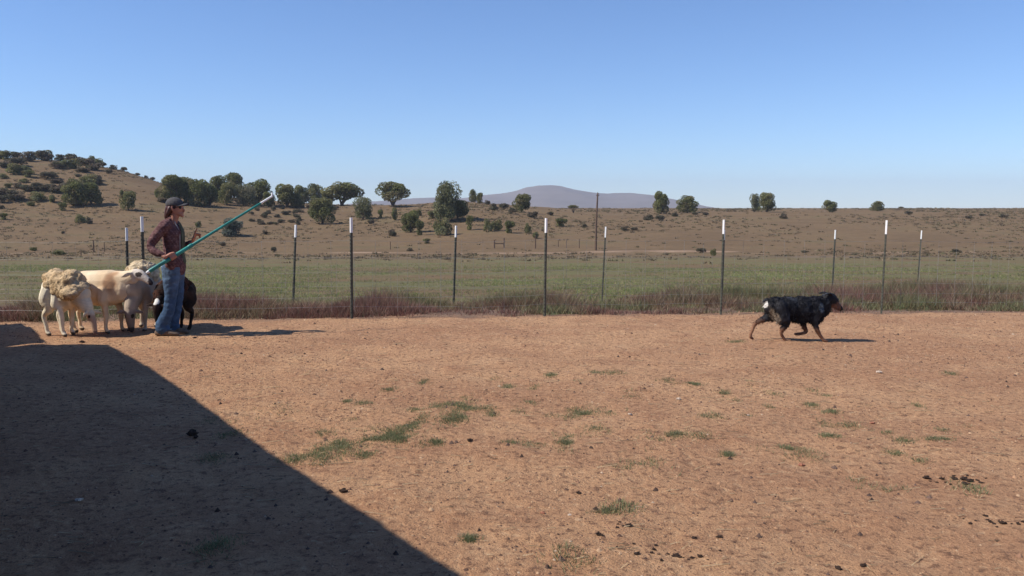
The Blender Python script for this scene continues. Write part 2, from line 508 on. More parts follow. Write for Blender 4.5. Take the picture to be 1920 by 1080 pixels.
# ------------------------------------------------------------------ barn and lean-to outside the left edge: they cast the big shadow
def shadow_base(u, v, h):
    """the point at height h whose shadow falls on the ground at pixel (u, v)"""
    g = G(u, v)
    k = h / math.tan(EL)
    return Vector((g.x - cos(AZ) * k, g.y - sin(AZ) * k, 0))
def shed(name, a, b, h, depth, label, cat):
    """long wall from a (far end) to b (near end), h high, roof falling away to the left"""
    a = a.copy(); b = b.copy()
    e = (b - a); Lh = e.length; ang = math.atan2(e.y, e.x)
    root = empty(name, a, ang, label, cat)
    # local: +x along the wall towards b, -y away from the yard (yard lies on the +y side or -y side)
    side = -1.0
    W = MB()
    nb = int(Lh / .19)
    for i in range(nb):
        x = (i + .5) * Lh / nb
        W.box((x, side * .012 * (i % 2) - side * .02 + side * .03, h / 2 - .03), (Lh / nb - .006, .024, h - .06))
    W.build('wall', M_board, root)
    for nm, x in (('end_wall', .0), ('end_wall', Lh - .02)):
        E = MB(); n2 = int(depth / .2)
        for i in range(n2):
            y = side * (.06 + (i + .5) * (depth - .1) / n2)
            hh = h - .05 - abs(y) * .12
            E.box((x + .012, y, hh / 2), (.024, (depth - .1) / n2 - .006, hh))
        E.build(nm, M_board, root)
    Rf = MB()
    nr = int(Lh / .15)
    for i in range(nr + 1):
        x = i * Lh / nr
        Rf.add([], [])
        z0, z1 = h, h - depth * .12
        for dx, dz in ((-.037, 0.0), (.0, .018), (.037, .0)): pass
        Rf.box((min(max(x, .04), Lh - .04), side * (depth / 2), (z0 + z1) / 2 - .005), (.05, depth, .03),
               Matrix.Translation((0, 0, 0)))
    me_ = bpy.data.meshes.new('roof')
    vs_, fs_ = [], []
    m2 = nr * 4
    for i in range(m2 + 1):
        x = i * Lh / m2; w = .004 * math.sin(i * pi / 2)
        yo = .035 * math.sin(int(x / .9) * 12.9898) + .03 * math.sin(x * .9)
        vs_ += [(x, yo, h - .02 + w), (x, side * depth, h - .02 - depth * .12 + w), (x, yo, h - .035 + w), (x, side * depth, h - .035 - depth * .12 + w)]
    for i in range(m2):
        k = i * 4
        fs_ += [(k, k + 1, k + 5, k + 4), (k + 2, k + 6, k + 7, k + 3), (k, k + 4, k + 6, k + 2), (k + 1, k + 3, k + 7, k + 5)]
    fs_ += [(0, 2, 3, 1), (m2 * 4, m2 * 4 + 1, m2 * 4 + 3, m2 * 4 + 2)]
    me_.from_pydata(vs_, [], fs_); me_.update()
    link_mesh('roof', me_, M_tin, root)
    D = MB(); dx = Lh * .45
    D.box((dx, side * -.045, 1.0), (1.1, .03, 1.96))
    for z in (.25, 1.0, 1.75): D.box((dx, side * -.075, z), (1.1, .025, .12))
    d = D.build('door', M_wood, root)
    Hn = MB(); Hn.box((dx + .45, side * -.1, 1.05), (.03, .03, .16))
    Hn.build('handle', M_steel, d)
    return root
HB = 2.7
A_ = shadow_base(205, 645, HB)
B_ = shadow_base(870, 1079, HB)
dirw = (B_ - A_).normalized()
shed('barn', A_, A_ + dirw * 13.5, HB, 4.2, 'weathered board barn standing outside the left edge of the yard, throwing the large shadow', 'barn')
A2 = shadow_base(45, 607, 2.0); B2 = shadow_base(84, 646, 2.0)
d2 = (B2 - A2).normalized()
shed('lean_to', A2, B2 - d2 * .02, 2.0, 2.6, 'lower board lean-to just beyond the far end of the barn, outside the left edge', 'lean-to')

# ------------------------------------------------------------------ steel fence posts
def fence_post_proto():
    root = empty('fence_post', (0, 0, 0))
    Hh = 1.48; tip = .215
    def T(z0, z1, g=0.0):
        m = MB()
        m.box((0, -.004, (z0 + z1) / 2), (.028 + g, .006 + g, z1 - z0))
        m.box((0, .0145, (z0 + z1) / 2), (.006 + g, .031, z1 - z0))
        return m
    m = T(-.3, Hh - tip)
    for k in range(22): m.box((0, -.011, .1 + k * .053), (.02, .008, .018))
    m.build('shaft', M_post, root)
    T(Hh - tip, Hh).build('painted_tip', M_white, root)
    return root
fp0 = fence_post_proto(); fp_used = [False]
def copy_tree(o, parent=None):
    c = o.copy(); COL.objects.link(c); c.parent = parent
    for ch in list(o.children): copy_tree(ch, c)
    return c
def place_post(x, y, top, lean_x, label, group):
    o = fp0 if not fp_used[0] else copy_tree(fp0)
    fp_used[0] = True
    z = tz(x, y)
    o.location = (x, y, top - 1.48)
    o.rotation_euler = (random.uniform(-.01, .01), lean_x, -.75 + random.uniform(-.25, .25))
    tag(o, label, 'fence post', group)
near = [(265, 406, 12.05, 1.0, 'dark steel post with white tip behind the woman, taller of the close pair at left'),
        (661, 408, 12.35, 4.5, 'dark steel post with white tip at the yard edge left of the middle'),
        (1024.5, 409, 12.6, 2.5, 'tall steel post with white tip at the yard edge near the middle of the picture'),
        (1356.5, 412, 12.98, 0.5, 'tall steel post at the yard edge just left of the walking dog'),
        (1662, 413, 13.3, 2.0, 'tall steel post with white tip at the yard edge right of the dog')]
for u, v, Y, dl, lab in near:
    t_ = P(u, v, Y); lx = dl / 185.0 + .004
    place_post(t_.x - math.sin(lx) * 1.48, Y, t_.z, lx, lab, 'near row of white tipped fence posts along the yard edge')
far = [(238.5, 427, 14.0, 4, 'shorter looking farther post with white tip at far left, left of the close pair'),
       (557.5, 421, 14.8, 10, 'leaning farther post with white tip between the woman and the second near post'),
       (857, 423, 16.0, 7, 'farther post with white tip standing below the big pale green tree'),
       (1136.5, 425, 17.3, 6, 'farther post with white tip just right of the wooden utility pole'),
       (1358.5, 431, 18.6, 2, 'farther post almost hidden behind the near post just left of the dog'),
       (1567.5, 431, 20.2, 4, 'farther post with white tip directly above the head of the dog'),
       (1728.5, 432, 21.5, 5, 'rightmost farther post with white tip, thin, in reddish weeds')]
for u, v, Y, dl, lab in far:
    t_ = P(u, v, Y); lx = dl / 130.0
    place_post(t_.x - math.sin(lx) * 1.48, Y, t_.z, lx, lab, 'far row of white tipped fence posts in the field')

# woven wire strung on both rows
def wire_fence(pts, hgt, label, name='wire_fence'):
    root = empty(name, (pts[0][0], pts[0][1], 0), 0, label, 'wire fence', None)
    o_ = Vector((pts[0][0], pts[0][1], 0))
    hw = MB(); vw = MB(); r_ = .0016
    def seg_(m_, a, b):
        d_ = (b - a).normalized(); s1 = d_.cross(Vector((0, 1, .01))).normalized() * r_ if abs(d_.y) < .9 else Vector((r_, 0, 0)); s2 = d_.cross(s1).normalized() * r_
        m_.add([a + s1, a + s2, a - s1, a - s2, b + s1, b + s2, b - s1, b - s2], [(0, 1, 5, 4), (1, 2, 6, 5), (2, 3, 7, 6), (3, 0, 4, 7)])
    for (a, b) in zip(pts[:-1], pts[1:]):
        a = Vector((a[0], a[1])); b = Vector((b[0], b[1])); L_ = (b - a).length; n_ = int(L_ / .3)
        for k_ in range(n_):
            p0 = a.lerp(b, k_ / n_); z_ = tz(*p0)
            seg_(vw, Vector((p0.x, p0.y, z_ + .1)) - o_, Vector((p0.x + .004, p0.y, z_ + hgt)) - o_)
    for hh in (.18, .32, .48, .68, .90, 1.14):
        if hh > hgt: break
        cp = []
        for (a, b) in zip(pts[:-1], pts[1:]):
            a = Vector((a[0], a[1])); b = Vector((b[0], b[1]))
            for k_ in range(8):
                p0 = a.lerp(b, k_ / 8); cp.append(Vector((p0.x, p0.y, tz(*p0) + hh - .02 * math.sin(pi * k_ / 8))) - o_)
        hw = MB(); hw.tube(cp, [r_] * len(cp), 4, sub=1); hw.build('line_wire', M_wire, root)
    vw.build('stay_wire', M_wire, root)
M_wire = simple_mat('galvanised_wire', (.30, .29, .27), .5, .5, metal=.5, var=.2)
npts = [(P(u, v, Y).x, Y + .03) for u, v, Y, dl, lab in near]
npts = [(npts[0][0] - 2.8, npts[0][1] - .2)] + npts + [(npts[-1][0] + 2.7 * k_, npts[-1][1] + .33 * k_) for k_ in (1, 2)]
wire_fence(npts, 1.14, 'thin woven wire strung along the near row of white tipped posts')
fpts = [(P(u, v, Y).x, Y + .03) for u, v, Y, dl, lab in far]
fpts = [(fpts[0][0] - 2.8, fpts[0][1] - .5)] + fpts + [(fpts[-1][0] + 2.9, fpts[-1][1] + 1.2)]
wire_fence(fpts, .95, 'thin wire strung along the far row of white tipped posts in the field')

# ------------------------------------------------------------------ far fence, utility pole
def wood_post(u, vb, h, r, label, name='wooden_post', cat='post', group=None, mat=None, lean=0.0):
    g = hit(u, vb)
    m = MB(); m.tube([(0, 0, -.3), (lean * .5, 0, h * .5), (lean, 0, h)], [r * 1.1, r, r * .92], 8)
    o = m.build(name, mat or M_wood, None, True)
    o.location = g
    return tag(o, label, cat, group)
s130 = lambda u, v: F / hit(u, v).y
g = hit(1117, 470); hp = (470 - 364) / (F / g.y)
up = empty('utility_pole', g, 0, 'tall thin brown wooden utility pole standing in the middle distance', 'utility pole')
m = MB(); m.tube([(0, 0, -.5), (.05, 0, hp * .5), (.22, 0, hp)], [.17, .14, .11], 10); m.build('pole', M_wood, up, True)
m = MB(); m.box((.22, 0, hp - .25), (.5, .1, .1)); m.build('crossarm', M_wood, up)
m = MB(); m.tube([(.22, 0, hp), (.22, 0, hp + .18)], [.05, .04], 8); m.build('insulator', M_steel, up, True)
for u, v, px, lab in [(176, 473, 22, 'weathered wooden fence post at the foot of the left hill'), (196, 472, 18, 'thin wooden fence post just right of the stouter one below the left hill'),
                      (1004, 466, 24, 'thin pale fence post between the brace and the utility pole'), (1086, 466, 17, 'short brown fence post just left of the utility pole'),
                      (732, 468, 14, 'small fence post on the pale track left of the middle'), (152, 479, 8, 'tiny fence stub at the foot of the left hill'),
                      (1047, 463, 10, 'short stub post midway between the pale post and the utility pole'), (1062, 465, 14, 'slim grey post beside the short brown one near the utility pole')]:
    g = hit(u, v); k = g.y / F
    wood_post(u, v, px * k, .09 if px > 20 else .06, lab, group='old fence posts in the middle distance')
g = hit(927, 466); g2 = hit(945, 465); k = g.y / F
br = empty('fence_brace', g, 0, 'dark H shaped wooden fence brace on the pale track, left of the middle near post', 'fence brace')
for q, hh in ((Vector((0, 0, 0)), 15), (g2 - g, 18)):
    m = MB(); m.tube([(q.x, q.y, -.3), (q.x, q.y, hh * k)], [.12, .10], 8); m.build('post', M_wood, br, True)
m = MB(); m.tube([(0, 0, 8.5 * k), ((g2 - g).x, (g2 - g).y, 8.5 * k)], [.07, .07], 8); m.build('rail', M_wood, br, True)

# ------------------------------------------------------------------ trees and shrubs
def crown_mesh(name, seed, lobes, n, leaf, base_cols, flat=0.0, open_=0.0, stretch=.8):
    """many leaf clumps on the skins of random lobes: unit height and width crown, x,y in +-.5, z 0..1"""
    r = np.random.default_rng(seed)
    cs = []
    for i in range(lobes):
        a = r.uniform(0, 2 * pi); q = math.sqrt(r.uniform(0, 1)) * .34
        z = r.uniform(.12 + flat * .25, .80) if i else .74
        q *= (1.0 - max(0, (z - .5)) * 1.0) * (1.0 - max(0, .25 - z) * .6 * (1 - flat))
        cs.append((q * cos(a), q * sin(a), z, r.uniform(.13, .22)))
    cs = np.array(cs)
    w = cs[:, 3] ** 2; w /= w.sum()
    pk = r.choice(len(cs), n, p=w)
    d = r.normal(size=(n, 3)); d /= np.linalg.norm(d, axis=1)[:, None]
    rad = cs[pk, 3] * (r.uniform(0.55, 1.0, n) ** .4) * (1 + open_ * r.uniform(0, .5, n))
    p = cs[pk, :3] + d * rad[:, None]
    keep = p[:, 2] > .04
    p = p[keep]; pk = pk[keep]; d = d[keep]; n = len(p)
    # leaf clump = small bent pair of triangles, random orientation biased outwards
    ax = r.normal(size=(n, 3)) + d * .4; ax /= np.linalg.norm(ax, axis=1)[:, None]
    bx = np.cross(ax, r.normal(size=(n, 3))); bx /= np.linalg.norm(bx, axis=1)[:, None]
    s = leaf * r.uniform(.6, 1.5, n)[:, None]
    v0 = p - bx * s * .5; v1 = p + bx * s * .5; v2 = p + ax * s * stretch; v3 = p - ax * s * stretch
    V_ = np.stack([v0, v2, v1, v3], 1).reshape(-1, 3)
    Q_ = np.arange(n * 4).reshape(n, 4)
    bc = np.array(base_cols)
    lobec = bc[r.integers(0, len(bc), len(cs))] * r.uniform(.8, 1.25, (len(cs), 1))
    c = lobec[pk] * r.uniform(.7, 1.3, (n, 1))
    return np_mesh(name, V_, Q_, np.repeat(c, 4, axis=0))
JC = [(.19, .195, .075), (.16, .17, .065), (.215, .205, .09), (.22, .19, .095)]
GC = [(.21, .21, .11), (.17, .18, .09), (.24, .22, .13)]
SC = [(.17, .13, .09), (.14, .125, .08), (.20, .165, .11), (.13, .13, .075)]
BC = [(.13, .15, .12), (.11, .125, .10)]
CROWN = {
 'juniper': [crown_mesh('crown', 10 + i, 26, 7000, .032, JC) for i in range(4)],
 'flat': [crown_mesh('crown', 30 + i, 30, 7500, .030, JC, flat=.7) for i in range(2)],
 'pale': [crown_mesh('crown', 40 + i, 22, 6000, .03, GC, open_=.6) for i in range(2)],
 'sage': [crown_mesh('foliage', 50 + i, 14, 1600, .06, SC, open_=.5) for i in range(4)],
 'green': [crown_mesh('foliage', 60 + i, 14, 2200, .05, JC + GC[:1], open_=.4) for i in range(3)],
 'blue': [crown_mesh('foliage', 70, 16, 2600, .045, BC, open_=.6)],
}
def trunk_mesh(seed, n=3):
    r = random.Random(seed); m = MB()
    for i in range(n):
        a = r.uniform(0, 2 * pi); q = r.uniform(.1, .26)
        m.tube([(0, 0, -.12), (.02 * cos(a), .02 * sin(a), .08), (q * .6 * cos(a), q * .6 * sin(a), .3), (q * cos(a), q * sin(a), .62)],
               [.05, .038, .024, .008], 7, sub=3)
    me_ = m.mesh('trunk'); me_.materials.append(M_bark)
    return me_
TRUNK = [trunk_mesh(i, 4) for i in range(4)]
cnt = [0]
def tree(u, v, w, h, kind, label, group, dY=0.0, raise_=.03):
    """base centre at pixel (u, v), w x h pixels"""
    g = hit(u, v)
    if dY:
        r = ray(u, v); Y = g.y + dY; g = Vector((r.x * Y / r.y, Y, 0)); g.z = tz(g.x, g.y)
        if CH + r.z * Y / r.y < g.z: pass
    k = g.y / F
    W, H = w * k, h * k
    cnt[0] += 1
    small = kind in ('sage', 'green', 'blue')
    me_ = CROWN[kind][cnt[0] % len(CROWN[kind])]
    if small:
        o = link_mesh('shrub', me_, M_leaf)
        o.location = (g.x, g.y, g.z - .06 * H)
        o.scale = (W * 1.12, W * 1.0, H * 1.1)
        o.rotation_euler = (0, 0, random.uniform(0, 6.28))
        return tag(o, label, 'shrub', group)
    root = empty('juniper_tree', g, 0, label, 'tree', group)
    c = link_mesh('crown', me_, M_leaf, root)
    c.location = (0, 0, raise_ * H); c.scale = (W * 1.30, W * 1.15, H * (1.13 - raise_))
    c.rotation_euler = (0, 0, random.uniform(0, 6.28))
    t = link_mesh('trunk', TRUNK[cnt[0] % 4], None, root)
    t.scale = (W, W, H)
    return root
GH = 'junipers scattered over the hills'
for a in [
 (143, 385, 44, 44, 'juniper', 'left half of the broad juniper pair on the left hillside, rounded green crown'),
 (171, 384, 36, 38, 'juniper', 'right half of the broad juniper pair on the left hillside, touching its neighbour'),
 (241, 394, 30, 33, 'juniper', 'small egg shaped juniper alone on the slope left of the cap of the woman'),
 (230, 375, 9, 17, 'juniper', 'tiny narrow juniper peeking out behind the egg shaped one on the slope'),
 (173, 302, 15, 15, 'juniper', 'small dark round juniper on the skyline of the left hilltop'),
 (324, 379, 44, 46, 'juniper', 'leftmost juniper of the cluster directly above the cap of the woman'),
 (349, 380, 40, 44, 'juniper', 'second juniper of the cluster just above and right of the cap'),
 (376, 387, 42, 46, 'juniper', 'dark low juniper in the cluster between the cap and the raised hand'),
 (410, 377, 38, 42, 'juniper', 'rounded juniper in the middle of the cluster behind the pole'),
 (439, 372, 38, 44, 'juniper', 'tallest reaching juniper at the back of the cluster, left of the pole tip'),
 (457, 386, 38, 38, 'pale', 'olive pale juniper low in the cluster below the tallest one'),
 (483, 385, 46, 45, 'juniper', 'broad juniper right beside the white tip of the pole, on its left'),
 (363, 384, 32, 42, 'juniper', 'half hidden juniper wedged behind the dark low one above the cap brim'),
 (394, 386, 30, 38, 'juniper', 'lower juniper filling the gap between the dark low one and the rounded middle one'),
 (425, 384, 32, 38, 'juniper', 'juniper half hidden below the tallest one, left of the olive pale one'),
 (504, 388, 24, 26, 'juniper', 'small low juniper directly under the white tip of the pole'),
 (557, 389, 22, 24, 'juniper', 'little juniper at the foot of the grey green one right of the pole tip'),
 (614, 387, 22, 26, 'juniper', 'little juniper filling the gap left of the wide flat crowned one'),
 (538, 389, 44, 40, 'juniper', 'grey green juniper just right of the white pole tip'),
 (566, 380, 28, 31, 'juniper', 'small juniper squeezed between two larger ones right of the pole tip'),
 (592, 382, 38, 34, 'juniper', 'rounded juniper on the skyline behind the egg shaped lone bush'),
 (641, 386, 62, 42, 'flat', 'wide flat crowned juniper on the skyline with bare trunk, left of the lone umbrella tree'),
 (605, 420, 44, 45, 'juniper', 'round dark juniper standing forward below the skyline trees'),
 (681, 412, 36, 38, 'pale', 'grey green juniper standing forward below and right of the wide flat crown'),
 (737, 387, 60, 42, 'flat', 'lone umbrella shaped juniper on the skyline with two short trunks'),
 (838, 416, 52, 66, 'pale', 'large pale grey green tree, tallest in the middle left of the picture'),
 (858, 412, 36, 34, 'juniper', 'lower dark juniper against the right flank of the large pale tree'),
 (770, 436, 34, 38, 'juniper', 'rounded juniper bush standing forward left of the large pale tree'),
 (887, 378, 14, 22, 'juniper', 'narrow small tree on the knoll right of the large pale tree'),
 (900, 382, 12, 19, 'juniper', 'smaller dark tree right next to the narrow one on the knoll'),
 (978, 398, 34, 32, 'juniper', 'round juniper below the peak of the far mountain'),
 (1239, 401, 30, 39, 'juniper', 'upright juniper on the plain at the right end of the mountain'),
 (1289, 399, 38, 29, 'juniper', 'wide squat juniper on the plain just right of the upright one'),
 (1415, 397, 20, 30, 'pale', 'pale thin tree leaning against the round dark tree on the right horizon'),
 (1438, 398, 32, 34, 'juniper', 'round dark tree on the right horizon, larger one of a touching pair'),
 (1556, 398, 25, 21, 'juniper', 'small round tree alone on the horizon above the dog'),
 (1645, 396, 22, 17, 'juniper', 'smallest round tree on the horizon left of the tallest right post'),
 ]:
    tree(*a[:5], a[5], GH, raise_=.06 if a[4] == 'flat' else .0)
# thin flat topped tree
g = hit(1075, 400); k = g.y / F
ft = empty('flat_topped_tree', g, 0, 'tiny flat topped tree with bare stems in front of the far mountain', 'tree', None)
o = link_mesh('crown', CROWN['flat'][0], M_leaf, ft); o.location = (0, 0, 8 * k); o.scale = (22 * k, 14 * k, 8 * k)
t = link_mesh('trunk', TRUNK[1], None, ft); t.scale = (22 * k, 14 * k, 18 * k)

for a in [
 (437, 443, 50, 36, 'blue', 'bluish grey bush just below the teal pole on the lower slope'),
 (372, 427, 12, 12, 'green', 'small pale grey bush on the slope behind the raised hand'),
 (787, 441, 17, 27, 'green', 'slender bush tucked right of the rounded juniper left of the large pale tree'),
 (832, 442, 30, 34, 'green', 'rounded bush below the trunk of the large pale tree'),
 (820, 437, 14, 26, 'green', 'narrow pale green bush just left of the one below the pale tree'),
 (881, 432, 18, 26, 'green', 'upright green bush right of the large pale tree'),
 (915, 434, 16, 24, 'green', 'bright green bush, left one of two below the knoll'),
 (930, 433, 20, 20, 'green', 'lower green bush, right one of two below the knoll'),
 (955, 437, 24, 22, 'green', 'square looking green bush left of the middle post'),
 (990, 438, 13, 20, 'green', 'small upright bush between the square bush and the middle post'),
 (1004, 447, 16, 12, 'green', 'low pale weed clump just left of the middle post'),
 (1052, 425, 28, 15, 'green', 'low dark green bush right of the middle post'),
 (1095, 427, 11, 7, 'sage', 'very small dark shrub between the low bush and the utility pole'),
 (739, 404, 10, 14, 'green', 'small bush on the slope under the umbrella juniper'),
 (713, 410, 14, 16, 'green', 'small bush right of the grey green juniper below the flat crown'),
 (785, 405, 12, 14, 'green', 'small bush halfway between umbrella juniper and large pale tree'),
 (740, 413, 12, 22, 'green', 'slim dark bush in front of the umbrella juniper slope'),
 (810, 410, 18, 14, 'green', 'small bush at the left foot of the large pale tree'),
 (735, 443, 16, 14, 'sage', 'scraggly bush left of the rounded forward juniper'),
 (697, 420, 14, 10, 'sage', 'dark little shrub under the grey green juniper'),
 (800, 457, 16, 9, 'green', 'weedy bush on the flat below the forward junipers'),
 (512, 473, 13, 10, 'sage', 'dark tuft beside the pale track below the pole'),
 (497, 440, 12, 8, 'sage', 'small dark tuft on the bare slope below the pole tip'),
 (418, 462, 12, 9, 'sage', 'little shrub between the raised hand and the pale track'),
 (769, 471, 14, 6, 'sage', 'small dark tuft on the pale track left of the far posts'),
 (295, 371, 13, 18, 'green', 'little pale green bush high on the slope left of the juniper cluster'),
 (306, 380, 26, 9, 'sage', 'low dark shrub on the slope at the foot of the juniper cluster'),
 (152, 418, 20, 16, 'green', 'left shrub of the small green pair on the lower left slope'),
 (168, 420, 14, 12, 'sage', 'right darker shrub of the small pair on the lower left slope'),
 (118, 396, 16, 16, 'green', 'grey green bush below and left of the broad juniper pair'),
 (72, 377, 30, 18, 'green', 'green bush on the left hillside halfway to the juniper pair'),
 (98, 380, 18, 14, 'green', 'smaller green bush right beside the halfway one on the left hillside'),
 (8, 412, 20, 12, 'green', 'pale green shrub at the left edge of the lower slope'),
 (110, 478, 26, 10, 'green', 'green weeds at the foot of the left hill above the field'),
 (62, 470, 16, 7, 'green', 'small weeds at the foot of the left hill near the left edge'),
 (119, 439, 7, 6, 'sage', 'tiny dark tuft alone on the bare lower left slope'),
 (1215, 413, 22, 10, 'sage', 'low dark shrub below the upright juniper on the plain'),
 (1236, 414, 20, 10, 'sage', 'low shrub joining the dark one below the upright juniper'),
 (1172, 432, 16, 9, 'sage', 'low brown shrub on the plain right of the utility pole'),
 (1190, 432, 14, 7, 'sage', 'flat brown shrub next to the low one right of the utility pole'),
 (1469, 410, 16, 10, 'sage', 'brown shrub on the plain right of the touching tree pair'),
 (1702, 403, 18, 7, 'sage', 'flat brown shrub on the plain right of the smallest tree'),
 (1815, 410, 14, 6, 'sage', 'small dark shrub left one of two on the far right plain'),
 (1840, 405, 12, 5, 'sage', 'small dark shrub right one of two on the far right plain'),
 (1882, 408, 18, 6, 'sage', 'low shrub near the right edge of the plain'),
 (1312, 474, 24, 9, 'sage', 'dark low shrub on the reddish bank left of the near post by the dog'),
 (1337, 480, 10, 14, 'green', 'small upright weed left of the near post by the dog'),
 (1510, 474, 16, 5, 'sage', 'low tuft at the end of the pale sandy streak'),
 (1792, 473, 22, 6, 'sage', 'straw coloured low tuft on the plain right of the last far post'),
 (1413, 398, 8, 6, 'sage', 'tiny shrub at the foot of the touching tree pair'),
 (1322, 404, 14, 7, 'sage', 'dark shrub right of the wide squat juniper'),
 (1303, 403, 12, 6, 'sage', 'dark shrub under the right side of the wide squat juniper'),
 (1265, 406, 14, 7, 'sage', 'low shrub between the upright and the squat juniper'),
 (962, 402, 18, 12, 'sage', 'dark shrub at the left foot of the round juniper below the peak'),
 (1000, 408, 22, 12, 'sage', 'brown shrub at the right foot of the round juniper below the peak'),
 (1031, 404, 14, 8, 'sage', 'small brown shrub between round juniper and flat topped tree'),
 (925, 394, 20, 12, 'sage', 'dark shrub on the right shoulder of the knoll'),
 (945, 394, 20, 12, 'sage', 'brown shrub right of the dark one on the shoulder of the knoll'),
 (914, 384, 12, 9, 'sage', 'small shrub right of the two trees on the knoll'),
 (1690, 391, 10, 4, 'sage', 'tiny shrub on the right horizon beside the smallest tree'),
 (1460, 393, 6, 3, 'sage', 'tiny speck of a shrub on the horizon right of the tree pair'),
 ]:
    tree(*a[:5], a[5], None)
# the brushy left hilltop: shrubs nothing tells apart
LM = [((62, 300), 'the far left end of the skyline brush'), ((173, 295), 'the dark round juniper on the left skyline'), ((157, 365), 'the broad juniper pair on the left hillside'),
      ((241, 377), 'the lone egg shaped juniper'), ((80, 370), 'the green bush halfway along the left hillside'), ((5, 340), 'the left edge of the picture'), ((510, 368), 'the white tip of the pole'),
      ((437, 425), 'the bluish bush below the pole'), ((556, 420), 'the leaning far post'), ((605, 398), 'the round forward juniper'), ((290, 332), 'the bare end of the left hill ridge'), ((640, 370), 'the wide flat crowned juniper')]
_seen = {}
def where(u, v, w):
    d, (p, n) = min((((u - p[0]) ** 2 + ((v - p[1]) * 1.6) ** 2), (p, n)) for p, n in LM)
    a = math.degrees(math.atan2(-(v - p[1]) * 1.6, u - p[0])) % 360
    dr = ['right of', 'above and right of', 'above', 'above and left of', 'left of', 'below and left of', 'below', 'below and right of'][int((a + 22.5) // 45) % 8]
    ds = 'close' if d < 700 else ('' if d < 3600 else 'well')
    return (('wide' if w > 24 else 'middling' if w > 13 else 'tiny') + ' grey sagebrush ' + (ds + ' ' if ds else '') + dr + ' ' + n)
GS = 'sagebrush covering the left hilltop'
LS = 'small dark greyish sagebrush among many alike on the left hilltop'
for (u, v, w, h) in [
 (2, 298, 26, 18), (14, 300, 24, 16), (34, 297, 26, 14), (55, 303, 30, 18), (75, 300, 26, 18), (93, 303, 24, 14), (83, 299, 30, 18), (118, 301, 24, 12), (136, 303, 26, 16),
 (150, 305, 22, 12), (164, 311, 26, 16), (185, 309, 26, 14), (195, 306, 12, 8), (176, 318, 30, 14), (108, 317, 28, 14), (132, 316, 30, 18), (24, 310, 40, 14), (8, 314, 26, 12),
 (36, 327, 32, 20), (56, 332, 26, 12), (84, 335, 42, 12), (158, 322, 26, 9), (206, 325, 12, 10), (214, 318, 16, 8), (236, 318, 14, 8), (255, 319, 8, 5), (285, 331, 10, 6), (272, 326, 8, 5), (306, 334, 6, 6),
 (34, 354, 18, 12), (52, 357, 26, 12), (75, 358, 34, 14), (96, 357, 24, 12), (114, 361, 30, 16), (130, 355, 30, 14), (166, 345, 34, 18), (182, 348, 16, 12), (178, 339, 20, 12),
 (6, 368, 30, 16), (30, 375, 44, 18), (4, 380, 22, 12), (4, 335, 14, 10), (60, 386, 18, 8), (14, 352, 20, 8), (44, 342, 18, 8), (104, 345, 26, 8), (150, 331, 14, 6), (2, 392, 14, 6)]:
    tree(u + random.uniform(-3, 3), v + random.uniform(-1, 1), w * random.uniform(.9, 1.15), h, 'green' if random.random() < .18 else 'sage', where(u, v, w), GS)
GR = 'low brush on the slope below the pole tip'
LR = 'low greyish shrub, one of many alike, on the slope around the pole tip'
for i in range(46):
    u = random.uniform(470, 640); v = random.uniform(391, 424) - (u - 470) * .01
    if u > 560 and v > 408: continue
    w = random.uniform(8, 18); tree(u, v, w, random.uniform(4, 9), 'sage', where(u, v, w), GR)

# ------------------------------------------------------------------ scattered ground cover (nobody could count it)
def vnoise(x, y, s, seed=0):
    return np.array([mnoise.noise(Vector((a * s + seed, b * s, seed * .37))) for a, b in zip(x, y)])
def edgeY(x): return 12.75 + .117 * x
def blades(name, x, y, h, w, lean, cols, zoff=0.0, per=3, spread=.03, seedr=1):
    """tufts: every tuft = `per` narrow bent triangles rising from (x, y)"""
    r = np.random.default_rng(seedr)
    x = np.repeat(x, per) + r.normal(0, spread, len(x) * per); y = np.repeat(y, per) + r.normal(0, spread, len(y) * per)
    h = np.repeat(h, per) * r.uniform(.55, 1.15, len(x)); w = np.repeat(w, per); cols = np.repeat(cols, per, 0) * r.uniform(.85, 1.15, (len(x), 1))
    z = terr(x, y) + zoff
    a = r.uniform(0, 2 * pi, len(x)); b = r.uniform(0, 2 * pi, len(x))
    dx, dy = np.cos(a) * w / 2, np.sin(a) * w / 2
    ld = lean * h * r.uniform(.2, 1.2, len(x))
    v0 = np.stack([x - dx, y - dy, z - .01], 1); v1 = np.stack([x + dx, y + dy, z - .01], 1)
    v2 = np.stack([x + np.cos(b) * ld, y + np.sin(b) * ld, z + h], 1)
    V_ = np.stack([v0, v1, v2], 1).reshape(-1, 3)
    return tag(link_mesh(name, np_mesh(name, V_, np.arange(len(V_)).reshape(-1, 3), np.repeat(cols, 3, 0)), M_blade), kind='stuff')
def in_view(x, y, m=.66): return np.abs(x) < y * m + 1.0

# green growth of the field
n = 150000
y = 14.5 + (64 - 14.5) * rng.uniform(0, 1, n) ** 1.35; x = rng.uniform(-1, 1, n) * (y * .66 + 1)
k = vnoise(x, y, .16, 3); k2 = vnoise(x, y, 1.1, 9)
keep = rng.uniform(0, 1, n) < np.clip(.42 + k * 1.5 + k2 * .9, .03, 1) * np.clip((y - edgeY(x) - 1.0) / 2.5, 0, 1) * np.clip((64 - y) / 30, 0, 1)
x, y, k, k2 = x[keep], y[keep], k[keep], k2[keep]
pal = np.array([(.225, .25, .09), (.185, .225, .08), (.29, .265, .13), (.31, .25, .16), (.22, .165, .11)])
pi_ = rng.choice(5, len(x), p=[.3, .26, .18, .16, .10])
c = pal[pi_]
c = c * (1 + .35 * k[:, None])
blades('field_grass', x, y, rng.uniform(.02, .06, len(x)) * (1 + 1.6 * np.clip(k2, 0, 1)), .008 + y * .0005, 1.3, c, per=3, spread=.06)

